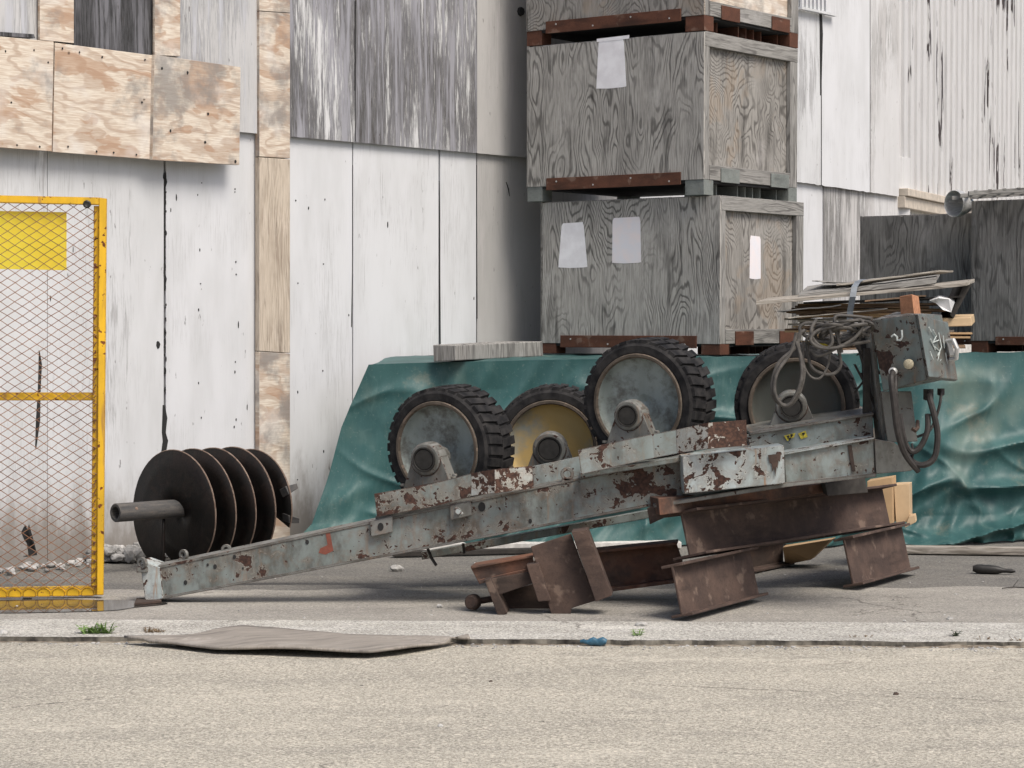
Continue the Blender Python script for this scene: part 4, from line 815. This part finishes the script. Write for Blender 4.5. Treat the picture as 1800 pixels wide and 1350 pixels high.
# ================================================================ AUGER
ac = P(288, 893, 12.95); ac.z = .345; aax = Vector((.70, .71, 0)).normalized()    # away from the viewer
aug = thing('auger', Vector((ac.x, ac.y, 0)), 'black steel auger with helical flights lying by the white wall', 'auger')
s_ax = aax.cross(UP).normalized()
def hel(t, r, off=0): # t turns
    a = 2*math.pi*t; return ac+aax*(.145*t+off)+(UP*(-math.cos(a))+s_ax*math.sin(a)*-1)*r
mb = MB(); TN = 4.82; n = 260; RA = .335
def ra(t): return RA*(1-.12*max(0, t-3.9)*.8) 
rows = []
for rad in (.04, .13, .23, None):
    rows.append([hel(TN*k/n, (rad if rad else ra(TN*k/n))) for k in range(n+1)])
mb.grid(rows); fl = link('helical_flight', mb, m_auger, aug, solid=.014)
mb = MB(); mb.tube([hel(TN*k/n, ra(TN*k/n)+.0005) for k in range(n+1)], .0048, 6); link('worn_flight_edge', mb, m_edge, aug)
mb = MB(); a0 = ac-aax*.335; mb.lathe(a0, aax, [(.10,.034),(0,.036),(0,.050),(.004,.053),(.34,.053),(.6,.05),(1.06,.05),(1.06,.0001)], 32); mb.lathe(a0, aax, [(.09, .0001), (.09, .036)], 24); link('shaft', mb, m_shaft, aug)
mb = MB(); pp = a0+aax*.11; dn = (-s_ax*0+Vector((.2,-.9,.35))).normalized(); dn = (dn-aax*dn.dot(aax)).normalized(); mb.lathe(pp+dn*.052, dn, [(.002,.0001),(.002,.009),(-.004,.010)], 12); link('pin_hole', mb, m_edge, aug)
for k, (dt, ll, up_) in enumerate(((-.13, .06, .01), (-.04, .055, -.02))):
    t = TN+dt; q = hel(t, ra(t)-.035); mb = MB(); tg = (hel(t+.01, ra(t))-hel(t, ra(t))).normalized(); dr_ = (q-(ac+aax*(.145*t))).normalized()
    tip = q+aax*ll+dr_*.03+UP*up_
    mb.hexa([q-dr_*.03-aax*.02, q+dr_*.03-aax*.02, tip+dr_*.012, tip-dr_*.008], [q-dr_*.03+tg*.05-aax*.01, q+dr_*.03+tg*.05-aax*.01, tip+dr_*.012+tg*.03, tip-dr_*.008+tg*.03]); link('cutting_tooth', mb, m_shaft, aug, .003)
# ================================================================ GATE
GD_ = Vector((6600, 4000, 0)); GD_ = Vector((1, .16, 0)).normalized(); GN = Vector((GD_.y, -GD_.x, 0)); G0 = G(183, 1050)
def gp(px, py, off=0): return hit(px, py, G0+GN*off, GN)
gate = thing('mesh_gate', G0, 'yellow steel gate with rusty wire mesh at the left edge', 'gate')
def gbar(a, b, c, d, off, th, name, bevel=.003): mb = MB(); mb.prism([gp(*a, off), gp(*b, off), gp(*c, off), gp(*d, off)], -GN*th); return link(name, mb, m_yel, gate, bevel)
gbar((174,347),(188,349),(182,1046),(170,1046), .03, .05, 'outer_stile'); gbar((165,362),(175,362),(171,1030),(160,1030), .008, .006, 'stile_flange', .001)
gbar((-150,340),(174,347),(174,360),(-150,353), .03, .05, 'top_rail'); gbar((-150,690),(172,690),(172,704),(-150,704), .0, .04, 'middle_rail')
gbar((-150,1036),(171,1030),(171,1046),(-150,1053), .0, .04, 'bottom_rail')
mb = MB(); cw, chh = 25.6, 16.6; y0 = 356; x_hi = 167; rg_ = random.Random(9)
wv = {}
def nodep(i, j):
    if (i, j) not in wv: wv[(i, j)] = (rg_.uniform(-.8, .8), rg_.uniform(-.6, .6))
    a, b = wv[(i, j)]; return (x_hi-i*cw/2+a, y0+j*chh/2+b)
NJ = int((1044-y0)/(chh/2)); NI = int((x_hi+150)/(cw/2))
for j in range(NJ):
    for i in range(NI):
        if (i+j) % 2 == 0:
            for di in (1,):
                p = nodep(i, j); 
                if i+1 <= NI and j+1 <= NJ: q = nodep(i+1, j+1); A, B = gp(*p, .014), gp(*q, .014); mb.bar(A, B, GN*.004, UP*.0042)
        else:
            p = nodep(i, j+1); q = nodep(i+1, j); A, B = gp(*p, .014), gp(*q, .014); mb.bar(A, B, GN*.004, UP*.0042)
link('wire_mesh', mb, m_wire, gate)
mb = MB()
for i in range(0, 44): # stubs of wire tied at the stile
    y = 372+i*15.3; mb.tube([gp(164, y, .018), gp(168+rg_.uniform(0,2), y+rg_.uniform(-3,3), .024), gp(165, y+6, .014)], .003, 5)
link('wire_ends', mb, m_wire, gate)
mb = MB(); mb.prism([gp(-150, 368, -.02), gp(117, 373, -.02), gp(117, 475, -.02), gp(-150, 470, -.02)], -GN*.003); link('sign_panel', mb, m_sign, gate)
mb = MB(); mb.lathe(gp(153, 359, .035), GN, [(-.02,.015),(0,.02),(.012,.02),(.016,.014),(.012,.006),(.012,.0001)], 20); link('round_bolt', mb, m_cap, gate); mb = MB(); mb.lathe(gp(153,359,.034), GN, [(0,.0205),(.008,.0205),(.008,.018)], 20); link('bolt_ring', mb, m_rustd, gate)
# scalloped yellow paint between the mesh at the bottom
mb = MB()
for i in range(13):
    cx = x_hi-13-i*cw; y = 1038+.02*(171-cx); n = 12
    mb.prism([gp(cx+11*math.cos(math.pi*k/n), y-8*math.sin(math.pi*k/n)+3, .003) for k in range(n+1)]+[gp(cx-11, y+9, .003), gp(cx+11, y+9, .003)], -GN*.004)
link('scalloped_plate', mb, m_yel, gate)
# ================================================================ SMALL THINGS ON THE GROUND
# warped plywood sheet
def sheet_pt(u, v):
    f = [(218,1128),(300,1131),(380,1138),(470,1139),(560,1142),(650,1144),(700,1141),(760,1133),(822,1124)]
    b = [(330,1118),(380,1108),(430,1101),(480,1103),(540,1112),(620,1117),(700,1119),(760,1121),(826,1122)]
    i = min(7, int(u*8)); t = u*8-i
    fx = f[i][0]*(1-t)+f[i+1][0]*t; fy = f[i][1]*(1-t)+f[i+1][1]*t; bx_ = b[i][0]*(1-t)+b[i+1][0]*t; by = b[i][1]*(1-t)+b[i+1][1]*t
    Df = 9.72; Db = 10.2
    pf = G(fx, fy, -.010+.024*max(0, math.sin(u*3.1))**.7); pb_ = G(bx_, by, .012+.012*math.sin(min(1, u*2)*3.14159))
    return pf.lerp(pb_, v)
rows = []
for j in range(13):
    rows.append([sheet_pt(i/60, j/12)+UP*.004*math.sin(i*.3+j*.4) for i in range(61)])
zmin = min(p.z for r_ in rows for p in r_); print('sheet zmin', zmin)
for r_ in rows:
    for p in r_:
        lim = (-.014 if p.y < 10.0 else .012)
        if p.z < lim: p.z = lim
mb = MB(); mb.grid(rows); link('plywood_sheet', mb, M_grain('flat_grey_plywood', (.34,.31,.27), (.24,.215,.185), (.16,.145,.13), 3, rot=1.1, stretch=(9,.5), contrast=.5), solid=.012, label='warped grey plywood sheet lying across the kerb', cat='plywood sheet')
# rubble at the wall foot
rs = random.Random(31)
def rock(mb, c, r, seed):
    import mathutils
    bm = bmesh.new(); bmesh.ops.create_icosphere(bm, subdivisions=2, radius=1)
    sx, sy, sz = r*rs.uniform(.8, 1.3), r*rs.uniform(.7, 1.1), r*rs.uniform(.5, .85)
    vs = []
    for v in bm.verts:
        k = 1+.45*mnoise.noise(v.co*1.2+Vector((seed*3.1, 0, 0)))
        vs.append(Vector(c)+Vector((v.co.x*sx*k, v.co.y*sy*k, v.co.z*sz*k+sz*.6)))
    mb.add(vs, [tuple(v.index for v in f.verts) for f in bm.faces]); bm.free()
mb = MB()
for i in range(300):
    px = rs.uniform(-60, 520) if i < 130 else rs.uniform(150, 310); g = wp(px, 700, .0); base = Vector((g.x, g.y, 0))+WN*abs(rs.gauss(.05, .14)); big = (150 < px < 300)
    rock(mb, base+UP*(rs.uniform(0, .05) if big else 0), rs.uniform(.008, .035)*(1.35 if big else .8), i)
link('rubble', mb, m_stoneb, kind='stuff', label='pale broken rubble heaped along the foot of the white wall', cat='rubble')
mb = MB()
for i in range(420):
    px = rs.uniform(0, 1800); x = (px-900)/F*10; yk = 10.05-.0389*x-.0
    rock(mb, Vector((x, yk-abs(rs.gauss(.0, .05)), -.024)), rs.uniform(.002, .008), i)
for i in range(160):
    p = G(rs.uniform(0, 1800), rs.uniform(985, 1090)); rock(mb, p-UP*.004, rs.uniform(.002, .006), i)
link('grit', mb, m_stoneb, kind='stuff', label='small grit and crumbs of stone scattered along the kerb joint', cat='grit')
for (px, py, r, lab) in ((696, 1002, .032, 'white stone on the asphalt under the raised beam'), (773, 1067, .014, 'small pale stone on the apron left of the channels'), (1127, 1101, .022, 'grey stone on the kerb left of the nearest steel beam'), (774, 1277, .011, 'small white pebble on the road surface, bottom middle'), (1575, 1221, .010, 'small dark pebble on the road, lower right'), (863, 1198, .008, 'tiny dark pebble on the road below the plywood sheet'), (1590, 1092, .010, 'pale pebble on the apron at the right'), (1670, 1088, .014, 'flat pale stone chip on the apron, far right'), (6, 1116, .02, 'white scrap of stone at the left edge on the kerb')):
    mb = MB(); z = 0 if py < 1128 else -.022; rock(mb, G(px, py, z)-UP*.003, r, px); link('stone', mb, m_rustd if 'dark' in lab else m_stone, label=lab, cat='stone')
# weeds
def weed(px, py, n, h, w_, m, label, z=-.01, seed=1):
    r = random.Random(seed); base = G(px, py, z); root = MB()
    for i in range(n):
        a = r.uniform(0, 6.28); l = h*r.uniform(.5, 1); sp = r.uniform(.2, .9); p0 = base+Vector((r.uniform(-w_, w_)*.5, r.uniform(-.02, .02), 0)); d = Vector((math.cos(a), math.sin(a)*.6, 0)); pts = []
        for k in range(5):
            t = k/4; pts.append(p0+d*l*sp*t+UP*(l*(t-.45*sp*t*t)))
        sd_ = d.cross(UP).normalized(); ws = [.2, .8, 1, .6, .05]; wid = h*.07*r.uniform(.7, 1.3)
        root.grid([[p-sd_*wid*q for p, q in zip(pts, ws)], [p+UP*wid*.3 for p in pts], [p+sd_*wid*q for p, q in zip(pts, ws)]])
        for k in (1, 2, 3):
            for sg in (-1, 1):
                e = pts[k]; tip = e+sd_*sg*l*.3+d*l*.12+UP*l*.05; q = (tip-e)*.5; s2 = Vector((d.x, d.y, .3))*wid*.9; root.add([e, e+q-s2, tip, e+q+s2], [(0,1,2,3)])
    return link('weed', root, m, solid=.0006, label=label, cat='weed')
weed(170, 1118, 36, .085, .11, m_green, 'bright green weed tuft growing at the kerb on the left', seed=3)
weed(270, 1116, 30, .045, .09, m_dry, 'dry brown weed beside the plywood sheet', seed=4)
weed(1119, 1122, 7, .06, .02, m_green, 'small green weed sprout beside the blue bottle', seed=5)
weed(1678, 1122, 6, .06, .03, M_plain('grey_green_leaf', (.09,.11,.07), .7, .4, 30), 'two-leaved grey-green weed at the kerb on the right', seed=6)
weed(1735, 1128, 9, .035, .09, m_dry, 'sparse brown weeds near the right end of the kerb', seed=7)
weed(1512, 1124, 14, .03, .10, m_dry, 'low dry weed in the kerb joint, right of the nearest beam', seed=8)
weed(1785, 1130, 10, .04, .06, m_dry, 'brown weed in the kerb joint at the right edge', seed=9)
# crushed bottle
mb = MB(); b0 = G(1020, 1135, -.022)+UP*.018; b1 = G(1066, 1136, -.022)+UP*.02
pth = [b0.lerp(b1, k/8)+Vector((0, 0, .003*math.sin(k*2))) for k in range(9)]; mb.tube(pth, [.006,.010,.009,.015,.019,.015,.018,.019,.012], 12)
link('crushed_bottle', mb, m_blue, label='crushed blue plastic bottle lying against the kerb', cat='bottle')
# black rag / brush and twig at right
mb = MB(); a = G(1710, 1006)+UP*.022; b = G(1785, 1008)+UP*.012; mb.tube([a.lerp(b, k/10)+UP*.006*mnoise.noise(Vector((k, 0, 0))) for k in range(11)], [.016,.026,.027,.026,.027,.025,.022,.014,.012,.014,.006], 10)
link('black_brush', mb, m_cap, label='black worn brush lying on the asphalt by the right edge', cat='brush')
mb = MB(); q = [G(1762,1036), G(1780,1034), G(1800,1035), G(1830,1033)]; mb.tube([p+UP*.006 for p in q], .003, 5); mb.tube([q[1]+UP*.006, G(1790,1026)+UP*.02], .002, 5); link('twig', mb, m_dark, label='thin dark twig on the asphalt at the right edge', cat='twig')
